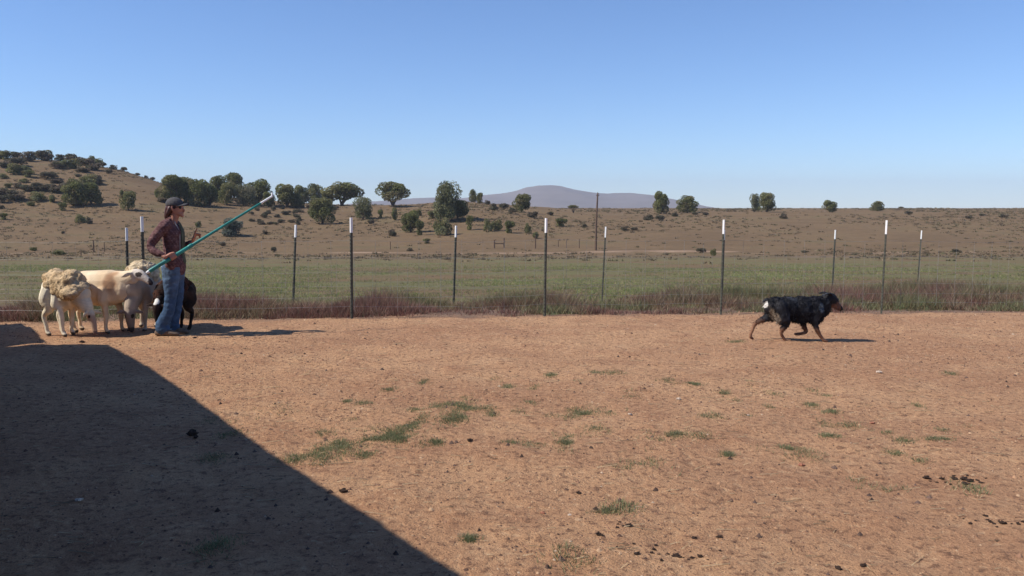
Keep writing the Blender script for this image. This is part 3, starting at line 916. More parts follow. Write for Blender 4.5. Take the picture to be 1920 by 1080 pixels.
# dry reddish weeds in the strip along the fence; deeper and taller to the right
n = 150000
x = rng.uniform(-9.5, 15.5, n); dep = np.interp(x, [-9, -4, -2.5, 1, 3, 6], [1.8, 2.2, 3.6, 4.0, 6.5, 7.5])
t = rng.uniform(0, 1, n); y = edgeY(x) + .05 + t * dep
k = vnoise(x, y * .8, .75, 21); k2 = vnoise(x, y, 2.6, 5)
dens = np.clip(.52 + k * 1.7 + k2 * .9, .05, 1) * np.clip(t * 14, .45, 1) * np.where(t > .75, (1 - t) / .25, 1) * np.where(x < -3.2, .7, 1)
keep = (rng.uniform(0, 1, n) < dens) & in_view(x, y)
x, y, k, k2, t = x[keep], y[keep], k[keep], k2[keep], t[keep]
pal = np.array([(.225, .140, .092), (.175, .104, .072), (.27, .185, .118), (.37, .29, .19), (.21, .19, .11), (.17, .17, .095)])
kk = vnoise(x, y, .9, 31)
c = pal[rng.choice(6, len(x), p=[.28, .2, .2, .12, .10, .10])]
c = np.where((kk > .12)[:, None], c * np.array([.85, 1.08, .9]), np.where((kk < -.25)[:, None], c * np.array([1.0, .8, .95]), c))
hgt = (.10 + .34 * np.clip(k + .35, 0, 1) + .16 * np.clip(k2, 0, 1)) * rng.uniform(.25, 1.15, len(x)) ** 1.3 * np.clip(.35 + t * 2.2, 0, 1) * np.where(x > 2.5, 1.0, .85)
blades('dry_weeds', x, y, hgt, np.full(len(x), .013), .9, c, per=5, spread=.06, seedr=2)

# tufts over the slopes and the far plain
n = 21000
y = 62 + 300 * rng.uniform(0, 1, n) ** .9; x = rng.uniform(-1, 1, n) * (y * .66)
k = vnoise(x, y * .5, .035, 2) + .5 * vnoise(x, y, .2, 8)
keep = rng.uniform(0, 1, n) < np.clip(.30 + k * 1.6, .05, 1) * np.clip((y - 62) / 60, .06, 1)
x, y, k = x[keep], y[keep], k[keep]
pal = np.array([(.175, .135, .08), (.21, .155, .095), (.155, .14, .075), (.26, .20, .125)])
c = pal[rng.choice(4, len(x), p=[.35, .25, .2, .2])]
blades('slope_tufts', x, y, rng.uniform(.08, .32, len(x)) * (.5 + .5 * np.clip(y / 150, 0, 1.6)), .16 + y * .0008, 1.1, c, per=9, spread=.24, seedr=3)

# short grass patches in the yard, where the photograph has them
PATCH = [(740, 825, 70, 9), (700, 836, 60, 7), (775, 806, 50, 7), (650, 842, 90, 9), (800, 800, 60, 6), (840, 788, 50, 6), (875, 765, 44, 10), (860, 782, 40, 6), (905, 762, 30, 5), (600, 810, 60, 6), (590, 856, 70, 7), (800, 833, 50, 7), (680, 758, 36, 5), (820, 761, 28, 5),
 (510, 770, 60, 8), (950, 723, 22, 4), (730, 733, 20, 3), (775, 770, 24, 3), (1115, 700, 28, 4), (1150, 698, 34, 4), (1035, 702, 16, 3), (1185, 742, 26, 6), (995, 753, 30, 4), (975, 771, 30, 4), (1080, 767, 30, 5), (1130, 768, 50, 8), (1060, 776, 50, 6), (1115, 806, 50, 7),
 (1055, 818, 34, 6), (1055, 842, 32, 8), (965, 831, 46, 7), (1000, 836, 40, 5), (1210, 822, 50, 10), (1250, 818, 70, 6), (1310, 818, 60, 8), (1165, 873, 44, 8), (1237, 874, 56, 9), (1170, 953, 66, 9), (1140, 958, 40, 5), (1072, 1053, 82, 15), (1460, 845, 60, 6), (1505, 852, 66, 7), (1480, 840, 50, 5),
 (1538, 790, 36, 6), (1598, 795, 50, 5), (1695, 826, 34, 6), (1748, 826, 40, 6), (1635, 905, 80, 10), (1612, 900, 40, 5), (1812, 916, 42, 10), (1335, 783, 34, 6), (1360, 735, 24, 4), (1412, 720, 30, 7), (1250, 716, 36, 5), (1300, 721, 24, 3), (1525, 729, 24, 3), (1453, 739, 22, 4), (1550, 742, 20, 3), (1380, 640, 30, 2),
 (400, 795, 50, 8), (430, 812, 60, 6), (880, 1012, 16, 4), (405, 1030, 60, 14), (390, 860, 60, 8)]
_pr = random.Random(12)
for i_ in range(30):      # the loose band running up to the right through the middle of the yard, plus strays
    t_ = _pr.random()
    PATCH.append((570 + 330 * t_ + _pr.uniform(-25, 25), 856 - 92 * t_ + _pr.uniform(-10, 10), _pr.uniform(24, 56), _pr.uniform(4, 8)))
for i_ in range(34):
    PATCH.append((_pr.uniform(620, 1850), _pr.uniform(700, 880), _pr.uniform(10, 34), _pr.uniform(2, 5)))
xs, ys, hs, cs = [], [], [], []
for (u, v, w, h) in PATCH:
    c0 = G(u, v); sx = G(u + w / 2, v).x - c0.x; sy = abs(G(u, v - h).y - c0.y)
    nn = int(np.clip(sx * sy * 12000, 150, 5200))
    px = c0.x + rng.normal(0, sx * .62, nn); py = c0.y + rng.normal(0, sy * .72, nn)
    kk = vnoise(px, py, 6.0, 4)
    kp = rng.uniform(0, 1, nn) < np.clip(.55 + kk * 1.5, .08, 1)
    px, py = px[kp], py[kp]
    xs.append(px); ys.append(py); hs.append(rng.uniform(.008, .024, len(px)) * (1 + .5 * (h > 8)))
    cs.append(np.array([(.19, .21, .105), (.26, .25, .14), (.145, .175, .085), (.40, .33, .20)])[rng.choice(4, len(px), p=[.34, .26, .24, .16])])
blades('short_grass', np.concatenate(xs), np.concatenate(ys), np.concatenate(hs), np.full(sum(map(len, xs)), .007), 1.6, np.concatenate(cs), per=3, spread=.012, seedr=4)

# gravel and crumbs of soil
def pebbles(name, x, y, s, cols, mat, flat=.6, seedr=5):
    r = np.random.default_rng(seedr)
    base = np.array([(1, 0, 0), (.35, .9, 0), (-.8, .55, 0), (-.75, -.6, 0), (.3, -.95, 0), (.15, .05, 1), (-.1, .1, .85)], float)
    fac = np.array([(0, 1, 5), (1, 2, 6), (2, 3, 6), (3, 4, 5), (4, 0, 5), (1, 6, 5), (3, 5, 6)])
    n_ = len(x)
    B = base[None] * r.uniform(.65, 1.3, (n_, 7, 3)) * s[:, None, None] * np.array([.5, .5, flat * .62])
    a = r.uniform(0, 2 * pi, n_); ca, sa = np.cos(a)[:, None], np.sin(a)[:, None]
    X_ = B[:, :, 0] * ca - B[:, :, 1] * sa + x[:, None]; Y_ = B[:, :, 0] * sa + B[:, :, 1] * ca + y[:, None]
    Z_ = B[:, :, 2] + terr(x, y)[:, None]
    V_ = np.stack([X_, Y_, Z_], 2).reshape(-1, 3)
    F_ = (fac[None] + (np.arange(n_) * 7)[:, None, None]).reshape(-1, 3)
    return tag(link_mesh(name, np_mesh(name, V_, F_, np.repeat(cols, 7, 0)), mat), kind='stuff')
n = 110000
y = 2.6 + (13.6 - 2.6) * rng.uniform(0, 1, n) ** .8; x = rng.uniform(-1, 1, n) * (y * .64 + .8)
k = vnoise(x, y, .5, 6) + .6 * vnoise(x, y, 2.2, 1)
keep = (rng.uniform(0, 1, n) < np.clip(.5 + k * .9, .12, 1)) & (y < edgeY(x) + .4)
x, y = x[keep], y[keep]
s = .005 + .015 * rng.uniform(0, 1, len(x)) ** 4 + .022 * (rng.uniform(0, 1, len(x)) < .006)
s *= (1 + (y - 3) * .035)
pal = np.array([(.36, .21, .12), (.43, .28, .17), (.28, .155, .095), (.13, .075, .052), (.46, .34, .24)])
c = pal[rng.choice(5, len(x), p=[.27, .13, .28, .30, .02])]
pebbles('gravel', x, y, s, c, M_stone)
# straw and twigs lying on the yard
n = 1500
y = 2.8 + 10 * rng.uniform(0, 1, n); x = rng.uniform(-1, 1, n) * (y * .64 + .5)
a = rng.uniform(-.5, .5, n) + (rng.uniform(0, 1, n) < .3) * 1.2; ln = .015 + .06 * rng.uniform(0, 1, n) ** 3
dx, dy = np.cos(a) * ln, np.sin(a) * ln
V_ = np.stack([np.stack([x - dx, y - dy, terr(x, y) + .004], 1), np.stack([x + dx, y + dy, terr(x, y) + .010], 1),
               np.stack([x + dx * .9, y + dy * .9 + .004, terr(x, y) + .004], 1), np.stack([x - dx * .9, y - dy * .9 + .004, terr(x, y) + .007], 1)], 1).reshape(-1, 3)
tag(link_mesh('straw', np_mesh('straw', V_, np.arange(4 * n).reshape(n, 4), np.repeat(np.array([(.55, .44, .28)]) * rng.uniform(.35, 1.2, (n, 1)), 4, 0)), M_blade), kind='stuff')

# ------------------------------------------------------------------ single stones, clods and droppings
def lump_mesh(seed, rough=.25):
    m = MB(); m.ball((0, 0, .3), (.5, .5, .36), nu=12, nv=8)
    r = random.Random(seed)
    vv = []
    for p in m.v:
        k_ = 1 + rough * mnoise.noise(Vector(p) * 3.1 + Vector((seed * 3.3, 0, 0))) * 2
        vv.append((p[0] * k_, p[1] * k_, max(-.05, p[2] * k_)))
    m.v = vv
    return m.mesh('lump')
ST = [lump_mesh(i, .32) for i in range(4)]
def lump(name, u, v, w, col_mat, label, cat, group=None):
    g = G(u, v + 1); g.z = tz(g.x, g.y) - .002; s_ = w / (F / g.y)
    me_ = ST[int(u + v) % 4]
    o = bpy.data.objects.new(name, me_ if col_mat is None else me_.copy())
    COL.objects.link(o)
    o.data.materials.clear(); o.data.materials.append(col_mat)
    o.location = g; o.scale = (s_, s_ * random.uniform(.6, 1.1), s_ * random.uniform(.45, .8)); o.rotation_euler = (0, 0, u * 1.7)
    return tag(o, label, cat, group)
M_rock1 = simple_mat('red_stone', (.30, .13, .08), .9, var=.3, vscale=2)
M_rock2 = simple_mat('pale_stone', (.52, .42, .33), .9, var=.2, vscale=2)
for a in [('stone', 1636, 790, 11, M_rock1, 'reddish brown stone beside a short grass strip on the right side of the yard', 'stone'),
          ('stone', 148, 939, 13, M_rock2, 'pale stone lying deep in the barn shadow at lower left', 'stone'),
          ('stone', 1018, 961, 9, M_rock1, 'dark pointed stone on the bare dirt near the bottom middle', 'stone'),
          ('stone', 1272, 747, 9, M_rock2, 'small whitish stone on the dirt right of the middle', 'stone'),
          ('stone', 1648, 699, 10, M_rock2, 'pale stone on the dirt below and right of the dog', 'stone'),
          ('stone', 1403, 780, 7, M_rock2, 'tiny pale stone right of a round grass patch', 'stone'),
          ('stone', 1181, 777, 8, M_rock2, 'light tan stone right of the middle grass patches', 'stone'),
          ('stone', 1068, 966, 8, M_rock2, 'flat light stone left of the lowest middle grass patch', 'stone'),
          ('clod', 361, 816, 22, M_dung, 'dark clod of manure in the barn shadow near its edge', 'clod'),
          ('clod', 367, 820, 13, M_dung, 'smaller dark clod touching the one in the barn shadow', 'clod'),
          ('clod', 365, 633, 8, M_dung, 'small dark clod on the dirt right of the shoes of the woman', 'clod'),
          ('clod', 881, 828, 10, M_dung, 'dark clod alone right of the long grass patch', 'clod'),
          ('clod', 1572, 1059, 14, M_dung, 'dark clod near the bottom edge right of the middle', 'clod'),
          ('clod', 1619, 1057, 13, M_dung, 'flat dark clod near the bottom edge, right of a rounder one', 'clod'),
          ('clod', 1503, 866, 14, M_rock1, 'reddish clod just under the long right grass strip', 'clod'),
          ('clod', 154, 643, 11, M_dung, 'dark clod lying at the top edge of the barn shadow', 'clod'),
          ('clod', 1085, 923, 10, M_dung, 'dark clod above the lowest middle grass patch', 'clod'),
          ('clod', 645, 926, 15, M_dung, 'brown clod lying right on the edge of the barn shadow', 'clod')]:
    lump(*a)
for (lab, grp, pts) in [
 ('dropping in the pile beside the right grass patch', 'droppings beside the right grass patch', [(1735, 893), (1745, 897), (1758, 899), (1768, 894), (1775, 900), (1783, 905), (1790, 896), (1797, 901), (1806, 898), (1812, 905), (1820, 901), (1826, 907), (1832, 899), (1815, 893), (1840, 903), (1850, 896), (1788, 891)]),
 ('dropping in the scattered pile at the lower right edge', 'droppings at the lower right edge', [(1806, 972), (1820, 980), (1830, 976), (1846, 966), (1852, 974), (1858, 979), (1866, 983), (1874, 978), (1882, 984), (1890, 980), (1897, 986), (1905, 973), (1908, 988), (1916, 984), (1870, 990), (1845, 964)]),
 ('dropping in the loose trail at the bottom edge', 'droppings at the bottom', [(1228, 1030), (1233, 1038), (1222, 1037), (1252, 1035), (1260, 1039), (1268, 1037), (1275, 1040), (1282, 1041), (1264, 1027), (1290, 1045), (1299, 1043), (1308, 1044), (1314, 1042), (1328, 1048), (1240, 1052), (1196, 1041), (1155, 1030), (1150, 1032), (1130, 1007), (1122, 1006), (1189, 1022), (1302, 1006), (1347, 1005), (1350, 1030), (1230, 1021)]),
 ('dropping in the small heap above the bottom trail', 'droppings in the small heap', [(1160, 987), (1166, 990), (1172, 985), (1163, 983), (1178, 989), (1182, 988), (1158, 993), (1046, 1006)]),
 ]:
    pts = sorted(pts)
    for i_, (u, v) in enumerate(pts):
        ORD = ['leftmost', 'second', 'third', 'fourth', 'fifth', 'sixth', 'seventh', 'eighth', 'ninth', 'tenth', 'eleventh', 'twelfth', 'thirteenth']
        j_ = len(pts) - 1 - i_
        od = (ORD[i_] + (' from the left' if i_ else '')) if i_ < 13 else ((ORD[j_] + ' from the right') if j_ else 'rightmost')
        lump('dropping', u + random.uniform(-2, 2), v, random.choice((4, 5, 6, 6, 7, 8, 10, 13)), M_dung, od + ' ' + lab, 'dropping', grp)
n = 420
y = 3.0 + 8 * rng.uniform(0, 1, n) ** 1.1; x = rng.uniform(-.6, 1, n) * (y * .62)
pebbles('manure_crumbs', x, y, .012 + .03 * rng.uniform(0, 1, n) ** 3, np.repeat(np.array([(.07, .045, .035)]), n, 0) * rng.uniform(.7, 2.2, (n, 1)), M_stone, .8, 9)

# ------------------------------------------------------------------ animals
def tufts(name, src, n, length, width, mat, parent, seed, where_=None, colf=None, droop=.5, back=(0, 0, 0)):
    """locks of wool or hair growing out of a surface"""
    me_ = src.data
    nv = len(me_.vertices)
    co = np.empty(nv * 3, dtype=np.float32); me_.vertices.foreach_get('co', co); co = co.reshape(-1, 3)
    no = np.empty(nv * 3, dtype=np.float32); me_.vertices.foreach_get('normal', no); no = no.reshape(-1, 3)
    idx_ = np.arange(nv)
    if where_ is not None: idx_ = idx_[where_(co)]
    r = np.random.default_rng(seed)
    pk = r.choice(idx_, n)
    p = co[pk]; d = no[pk] + r.normal(0, .3, (n, 3)) + np.array([0, 0, -droop]) + np.array(back)
    d /= np.linalg.norm(d, axis=1)[:, None]
    sd = np.cross(d, r.normal(size=(n, 3))); sd /= np.linalg.norm(sd, axis=1)[:, None]
    L_ = length * r.uniform(.5, 1.3, n)[:, None]; W_ = width * r.uniform(.6, 1.3, n)[:, None]
    V_ = np.stack([p - sd * W_ / 2, p + sd * W_ / 2, p + d * L_], 1).reshape(-1, 3)
    c = colf(p) if colf else np.ones((n, 3))
    c = c * r.uniform(.8, 1.2, (n, 1))
    return tag(link_mesh(name, np_mesh(name, V_, np.arange(3 * n).reshape(n, 3), np.repeat(c, 3, 0)), mat, parent), kind='stuff')

def add_leg(m, pts, rad):
    m.tube(pts, rad, 10, sub=4, up=(0, 1, 0))

def sheep(label, origin, yaw, body, hoof, head, legcol, fleece=None, size=1.0, topo=None):
    root = empty('sheep', origin, yaw, label, 'sheep', 'sheep standing in a bunch beside the woman')
    root.scale = (size, size, size)
    m = MB()
    for pts, rad in body: m.tube(pts, rad, 14, sub=4)
    for pts, rad in hoof: add_leg(m, pts, rad)
    for pts, rad, up in head: m.tube(pts, rad, 12, sub=4, up=up)
    b = m.melt('body', .011, M_hide, root, legcol, 3)
    if fleece:
        f = MB()
        for c, r_ in fleece['balls']: f.ball(c, r_)
        fl = f.melt('fleece', .014, M_fleece, root, fleece['col'], 2,
                    warp=lambda co: .034 * nz(co, 8, 3) + .018 * nz(co, 19, 7) + .006 * nz(co, 45, 1))
        fl2 = tufts('wool_locks', fl, fleece.get('n', 2200) // 3, .018, .009, M_fleece, fl, 5, colf=fleece['col'], droop=.9)
    return root

def leg4(hx, fx, w=.10, H=.58, dh=(0, 0), df=(0, 0), fat=1.0):
    """hind and fore legs; dh / df = forward offset of the feet (right, left)"""
    out = []
    for k, s_ in enumerate((-1, 1)):
        o = dh[k]
        out.append(([(hx + .06, s_ * w * .75, H), (hx + .02, s_ * w, H - .12), (hx + .06 + o * .4, s_ * w, H - .22), (hx - .05 + o * .7, s_ * w * .95, .255),
                     (hx - .025 + o * .9, s_ * w * .92, .12), (hx - .015 + o, s_ * w * .9, .055), (hx + .012 + o, s_ * w * .9, .022)],
                    [.12 * fat, .105 * fat, .07 * fat, .032, .024, .026, .030]))
        o = df[k]
        out.append(([(fx - .02, s_ * w * .7, H - .04), (fx - .03, s_ * w, H - .18), (fx - .01 + o * .4, s_ * w, .36), (fx + .005 + o * .7, s_ * w * .95, .24),
                     (fx + o * .9, s_ * w * .92, .11), (fx + .003 + o, s_ * w * .9, .055), (fx + .03 + o, s_ * w * .9, .022)],
                    [.10 * fat, .075 * fat, .042, .034, .022, .025, .029]))
    return out

def lerp3(a, b, t): return np.array(a)[None] * (1 - t[:, None]) + np.array(b)[None] * t[:, None]
def sstep(x, a, b): 
    t = np.clip((x - a) / (b - a), 0, 1); return t * t * (3 - 2 * t)

CREAM, WHITE, TAN, GREYF = (.72, .56, .36), (.80, .71, .54), (.55, .34, .19), (.40, .36, .33)

# --- sheep 1: shaggy saddle of fleece, white legs, grazing towards the right
def col1(co):
    n_ = nz(co, 7, 1)
    c = lerp3(WHITE, CREAM, np.clip(sstep(n_, -.2, .5) * .6 + sstep(co[:, 0], .15, .3) * .5, 0, 1))
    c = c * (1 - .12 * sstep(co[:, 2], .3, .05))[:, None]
    f = sstep(co[:, 0], .43, .47) * sstep(-co[:, 2], -.33, -.26)
    wr = (np.sin(co[:, 2] * 190 + co[:, 0] * 60) > .55) & (co[:, 0] > .24) & (co[:, 2] > .33) & (co[:, 2] < .5)
    c = c * (1 - .10 * wr)[:, None]
    c = c * (1 - f[:, None]) + np.array((.40, .28, .20)) * f[:, None]
    for s_ in (-1, 1):
        c[((co[:, 0] - .49) ** 2 + (co[:, 1] - s_ * .045) ** 2 + (co[:, 2] - .265) ** 2) < .020 ** 2] = (.03, .02, .02)
    mz = (co[:, 0] > .50) & (co[:, 2] < .085)
    c[mz] = (.16, .11, .10)
    hoof = (co[:, 2] < .035) & (co[:, 0] < .3)
    c[hoof] = (.10, .08, .06)
    return c
def fcol(a, b, d):
    def g_(co):
        n_ = nz(co, 9, 4)
        return lerp3(a, b, sstep(n_, -.3, .4)) * (1 - .35 * sstep(nz(co, 24, 2), .05, .5))[:, None] * np.array(d)
    return g_
o1 = G(119, 629)
sheep('sheep with a shaggy tan saddle of fleece and white legs, leftmost, grazing', o1, radians(-21),
      body=[([(-.14, 0, .585), (-.05, 0, .57), (.08, 0, .55), (.22, 0, .56), (.30, 0, .54)], [(.11, .16), (.135, .19), (.15, .215), (.14, .205), (.11, .16)])],
      hoof=leg4(-.15, .06, .10, .58, (.0, .04), (.04, -.02), .95),
      head=[([(.24, 0, .54), (.34, 0, .46), (.405, 0, .385), (.44, 0, .31)], [(.11, .14), (.098, .12), (.076, .090), (.052, .060)], (0, 0, 1)),
            ([(.425, 0, .33), (.47, 0, .275), (.51, 0, .17), (.535, 0, .06)], [(.048, .055), (.048, .062), (.036, .042), (.024, .026)], (1, 0, 0)),
            ([(.45, -.035, .31), (.47, -.09, .30), (.49, -.13, .265)], [(.010, .018), (.010, .030), (.006, .010)], (0, 0, 1)),
            ([(.45, .035, .31), (.48, .10, .305), (.51, .15, .285)], [(.010, .018), (.010, .030), (.006, .010)], (0, 0, 1)),
            ([(-.24, 0, .64), (-.275, 0, .56), (-.265, 0, .46)], [.03, .026, .014], (0, 1, 0))],
      legcol=col1,
      fleece=dict(balls=[((-.14, 0, .71), (.13, .13, .10)), ((-.05, 0, .725), (.16, .15, .11)), ((.08, 0, .71), (.17, .165, .12)), ((.20, 0, .695), (.16, .165, .145)), ((.32, 0, .60), (.11, .14, .11)),
                         ((-.02, -.12, .64), (.13, .05, .09)), ((.11, -.14, .60), (.14, .05, .09)), ((.27, -.13, .54), (.12, .06, .10)), ((.12, .14, .60), (.15, .05, .10)), ((-.03, .12, .65), (.13, .05, .09))],
                  col=fcol((.62, .46, .28), (.46, .32, .18), (1, 1, 1)), n=1500), size=1.0)

# --- sheep 2: big shorn cream one, head up, looking right
def col2(co):
    n_ = nz(co, 3, 11)
    c = lerp3((.76, .62, .43), (.70, .52, .33), sstep(n_, -.3, .4))
    d = np.sqrt(((co[:, 0] - .27) / .12) ** 2 + ((co[:, 2] - .68) / .14) ** 2)
    t = sstep(1.3 - d + nz(co, 9, 2) * .6, .1, .9) * .85
    c = c * (1 - t[:, None]) + np.array((.44, .24, .13)) * t[:, None]
    hd = sstep(co[:, 0], .53, .58)
    c = c * (1 - hd[:, None]) + np.array((.70, .62, .53)) * hd[:, None]
    e = (np.abs(np.abs(co[:, 1]) - .05) < .05) & (((co[:, 0] - .645) / .045) ** 2 + ((co[:, 2] - .765) / .032) ** 2 < 1)
    c[e] = (.07, .055, .05)
    nose = (co[:, 0] > .765)
    c[nose] = (.06, .045, .045)
    c[co[:, 2] < .035] = (.09, .07, .05)
    return c
o2 = G(188, 623)
sheep('large shorn cream sheep in the middle with raised pale face looking right', o2, radians(-14),
      body=[([(-.34, 0, .58), (-.2, 0, .585), (0, 0, .575), (.2, 0, .585), (.33, 0, .58)], [(.12, .17), (.165, .215), (.185, .235), (.17, .235), (.12, .19)])],
      hoof=leg4(-.32, .20, .11, .60, (.03, -.05), (-.03, .05), 1.15),
      head=[([(.26, 0, .64), (.38, 0, .67), (.48, 0, .71), (.56, 0, .745)], [(.12, .17), (.10, .14), (.075, .105), (.06, .075)], (0, 0, 1)),
            ([(.55, 0, .765), (.63, 0, .755), (.71, 0, .71), (.785, 0, .655)], [(.062, .07), (.060, .072), (.043, .05), (.028, .030)], (0, 0, 1)),
            ([(.56, -.05, .78), (.53, -.12, .765), (.49, -.18, .735)], [(.010, .020), (.010, .032), (.006, .010)], (0, 0, 1)),
            ([(.56, .05, .78), (.55, .12, .78), (.53, .18, .76)], [(.010, .020), (.010, .032), (.006, .010)], (0, 0, 1)),
            ([(-.45, 0, .64), (-.485, 0, .56), (-.475, 0, .47)], [.035, .03, .015], (0, 1, 0))],
      legcol=col2)

# --- sheep 3: woolly cap of fleece over grey body, faces the camera, grazing
def col3(co):
    c = lerp3((.42, .34, .26), (.52, .43, .33), sstep(nz(co, 6, 5), -.3, .4))
    hd = sstep(co[:, 0], .34, .40) * sstep(-co[:, 2], -.34, -.28)
    c = c * (1 - hd[:, None]) + np.array((.24, .195, .165)) * hd[:, None]
    for s_ in (-1, 1):
        c[((co[:, 0] - .455) ** 2 + (co[:, 1] - s_ * .055) ** 2 + (co[:, 2] - .235) ** 2) < .028 ** 2] = (.03, .025, .02)
    c[(co[:, 0] > .30) & (co[:, 2] < .085)] = (.08, .06, .055)
    c[(co[:, 2] < .035) & (co[:, 0] < .3)] = (.06, .05, .04)
    return c
o3 = G(267, 618)
sheep('grey sheep facing the camera, thick cream fleece on its back, head down', o3, radians(-86),
      body=[([(-.30, 0, .60), (-.1, 0, .60), (.1, 0, .59), (.24, 0, .58)], [(.14, .18), (.185, .215), (.185, .22), (.14, .20)])],
      hoof=leg4(-.26, .16, .115, .60, (.0, .03), (.0, .03), 1.05),
      head=[([(.18, 0, .56), (.28, .0, .46), (.36, .0, .36), (.40, .0, .29)], [(.12, .15), (.115, .14), (.085, .10), (.065, .07)], (0, 0, 1)),
            ([(.39, 0, .31), (.41, 0, .25), (.40, 0, .15), (.38, 0, .055)], [(.065, .07), (.066, .07), (.052, .05), (.036, .034)], (1, 0, 0)),
            ([(.40, -.05, .29), (.41, -.12, .285), (.41, -.17, .265)], [(.010, .020), (.010, .030), (.006, .010)], (0, 0, 1)),
            ([(.40, .05, .29), (.41, .12, .285), (.41, .17, .265)], [(.010, .020), (.010, .030), (.006, .010)], (0, 0, 1))],
      legcol=col3,
      fleece=dict(balls=[((-.26, 0, .76), (.16, .15, .11)), ((-.08, 0, .79), (.18, .18, .12)), ((.08, 0, .78), (.16, .17, .12)), ((-.06, -.12, .71), (.2, .08, .10)), ((-.06, .12, .71), (.2, .08, .10)), ((.18, 0, .72), (.08, .13, .09))],
                  col=fcol((.72, .58, .38), (.55, .42, .27), (1, 1, 1)), n=2200))

# --- sheep 4: black, behind the woman, head low at her left
def col4(co):
    c = lerp3((.022, .016, .014), (.045, .028, .022), sstep(nz(co, 8, 9), -.3, .4))
    top = ((co[:, 0] - .485) ** 2 + (co[:, 1] - .06) ** 2 + (co[:, 2] - .49) ** 2) < .05 ** 2
    c[top] = (.75, .72, .66)
    return c
o4 = G(332, 621); 
sheep('dark brown black sheep behind the woman, head lowered with a white patch on the poll', o4, radians(-108),
      body=[([(-.24, 0, .58), (-.1, 0, .58), (.08, 0, .57), (.24, 0, .56)], [(.12, .17), (.16, .20), (.175, .205), (.13, .18)])],
      hoof=leg4(-.20, .16, .105, .58, (.0, .04), (.0, .04), 1.0),
      head=[([(.20, 0, .56), (.30, .02, .53), (.39, .05, .49), (.44, .06, .45)], [(.11, .14), (.10, .13), (.075, .10), (.055, .065)], (0, 0, 1)),
            ([(.45, .06, .46), (.475, .06, .41), (.48, .06, .31), (.475, .06, .215)], [(.055, .06), (.057, .062), (.045, .045), (.034, .032)], (1, 0, 0)),
            ([(.45, .01, .44), (.46, -.06, .445), (.46, -.125, .43)], [(.010, .020), (.010, .030), (.006, .010)], (0, 0, 1)),
            ([(.45, .11, .44), (.46, .18, .435), (.46, .245, .41)], [(.010, .020), (.010, .030), (.006, .010)], (0, 0, 1))],
      legcol=col4,
      fleece=dict(balls=[((-.14, 0, .70), (.16, .15, .10)), ((.06, 0, .70), (.19, .17, .11)), ((.22, 0, .64), (.12, .14, .12)), ((.08, .12, .63), (.19, .07, .12)), ((.08, -.12, .63), (.19, .07, .12)), ((.31, .02, .58), (.11, .12, .11)), ((.38, .04, .53), (.07, .08, .08))],
                  col=fcol((.075, .035, .025), (.035, .020, .016), (1, 1, 1)), n=1800), size=.88)

# ------------------------------------------------------------------ dog, trotting to the right
def dcol(co):
    n1 = nz(co, 9, 2); n2 = nz(co, 22, 5)
    c = lerp3((.012, .012, .015), (.042, .046, .055), sstep(n1 + .3 * n2, .10, .55))
    z = co[:, 2]; x = co[:, 0]
    leg = sstep(-z, -.20, -.13)
    hind = (x < -.42) & (z < .30)
    leg = np.maximum(leg, hind * sstep(-z, -.29, -.2))
    tanc = lerp3((.19, .088, .048), (.28, .15, .085), sstep(n2, -.3, .4))
    c = c * (1 - leg[:, None]) + tanc * leg[:, None]
    mz = np.maximum(sstep(x, .40, .43) * sstep(-z, -.50, -.46), sstep(x, .35, .37) * sstep(-z, -.47, -.44))
    c = c * (1 - mz[:, None]) + np.array((.17, .085, .055)) * mz[:, None]
    c[(x > .475)] = (.012, .010, .010)
    w = (np.hypot((x + .440 - (z - .445) * .35) * 1.5, (z - .445) * .62) < .026 + .016 * n2)
    c[w] = (.70, .68, .62)
    pl = sstep(.05 - np.hypot((x + .385 - (.40 - z) * .55), (z - .33) * .42) + .02 * n2, 0, .035) * .8
    c = c * (1 - pl[:, None]) + np.array((.30, .24, .17)) * pl[:, None]
    col_ = np.hypot((x - .205) * 1.6, (z - .42)) < .055
    c[col_ & (n2 > -.25)] = (.10, .115, .125)
    return c
od = G(1500, 640)
dog = empty('dog', od, radians(2), 'dark blue merle and tan shaggy dog walking right across the dirt yard', 'dog')
m = MB()
m.tube([(-.34, 0, .42), (-.2, 0, .41), (0, 0, .395), (.14, 0, .39), (.24, 0, .40)], [(.09, .11), (.105, .125), (.115, .135), (.115, .145), (.085, .12)], 14, sub=4)
m.tube([(.19, 0, .42), (.27, 0, .46), (.33, 0, .50)], [(.085, .115), (.075, .09), (.06, .07)], 12)
m.tube([(.31, 0, .505), (.36, 0, .515), (.40, 0, .49)], [(.070, .078), (.068, .072), (.052, .056)], 12)
m.tube([(.37, 0, .475), (.43, 0, .445), (.485, 0, .395)], [(.050, .050), (.040, .038), (.026, .026)], 10)
m.tube([(.38, 0, .44), (.43, 0, .405), (.465, 0, .375)], [(.030, .026), (.024, .018), (.014, .010)], 10)
for s_ in (-1, 1):
    m.tube([(.34, s_ * .045, .565), (.30, s_ * .07, .585), (.255, s_ * .080, .575)], [(.022, .014), (.030, .014), (.014, .008)], 8)
m.tube([(-.37, 0, .48), (-.42, 0, .50), (-.455, 0, .49)], [.035, .03, .015], 8)
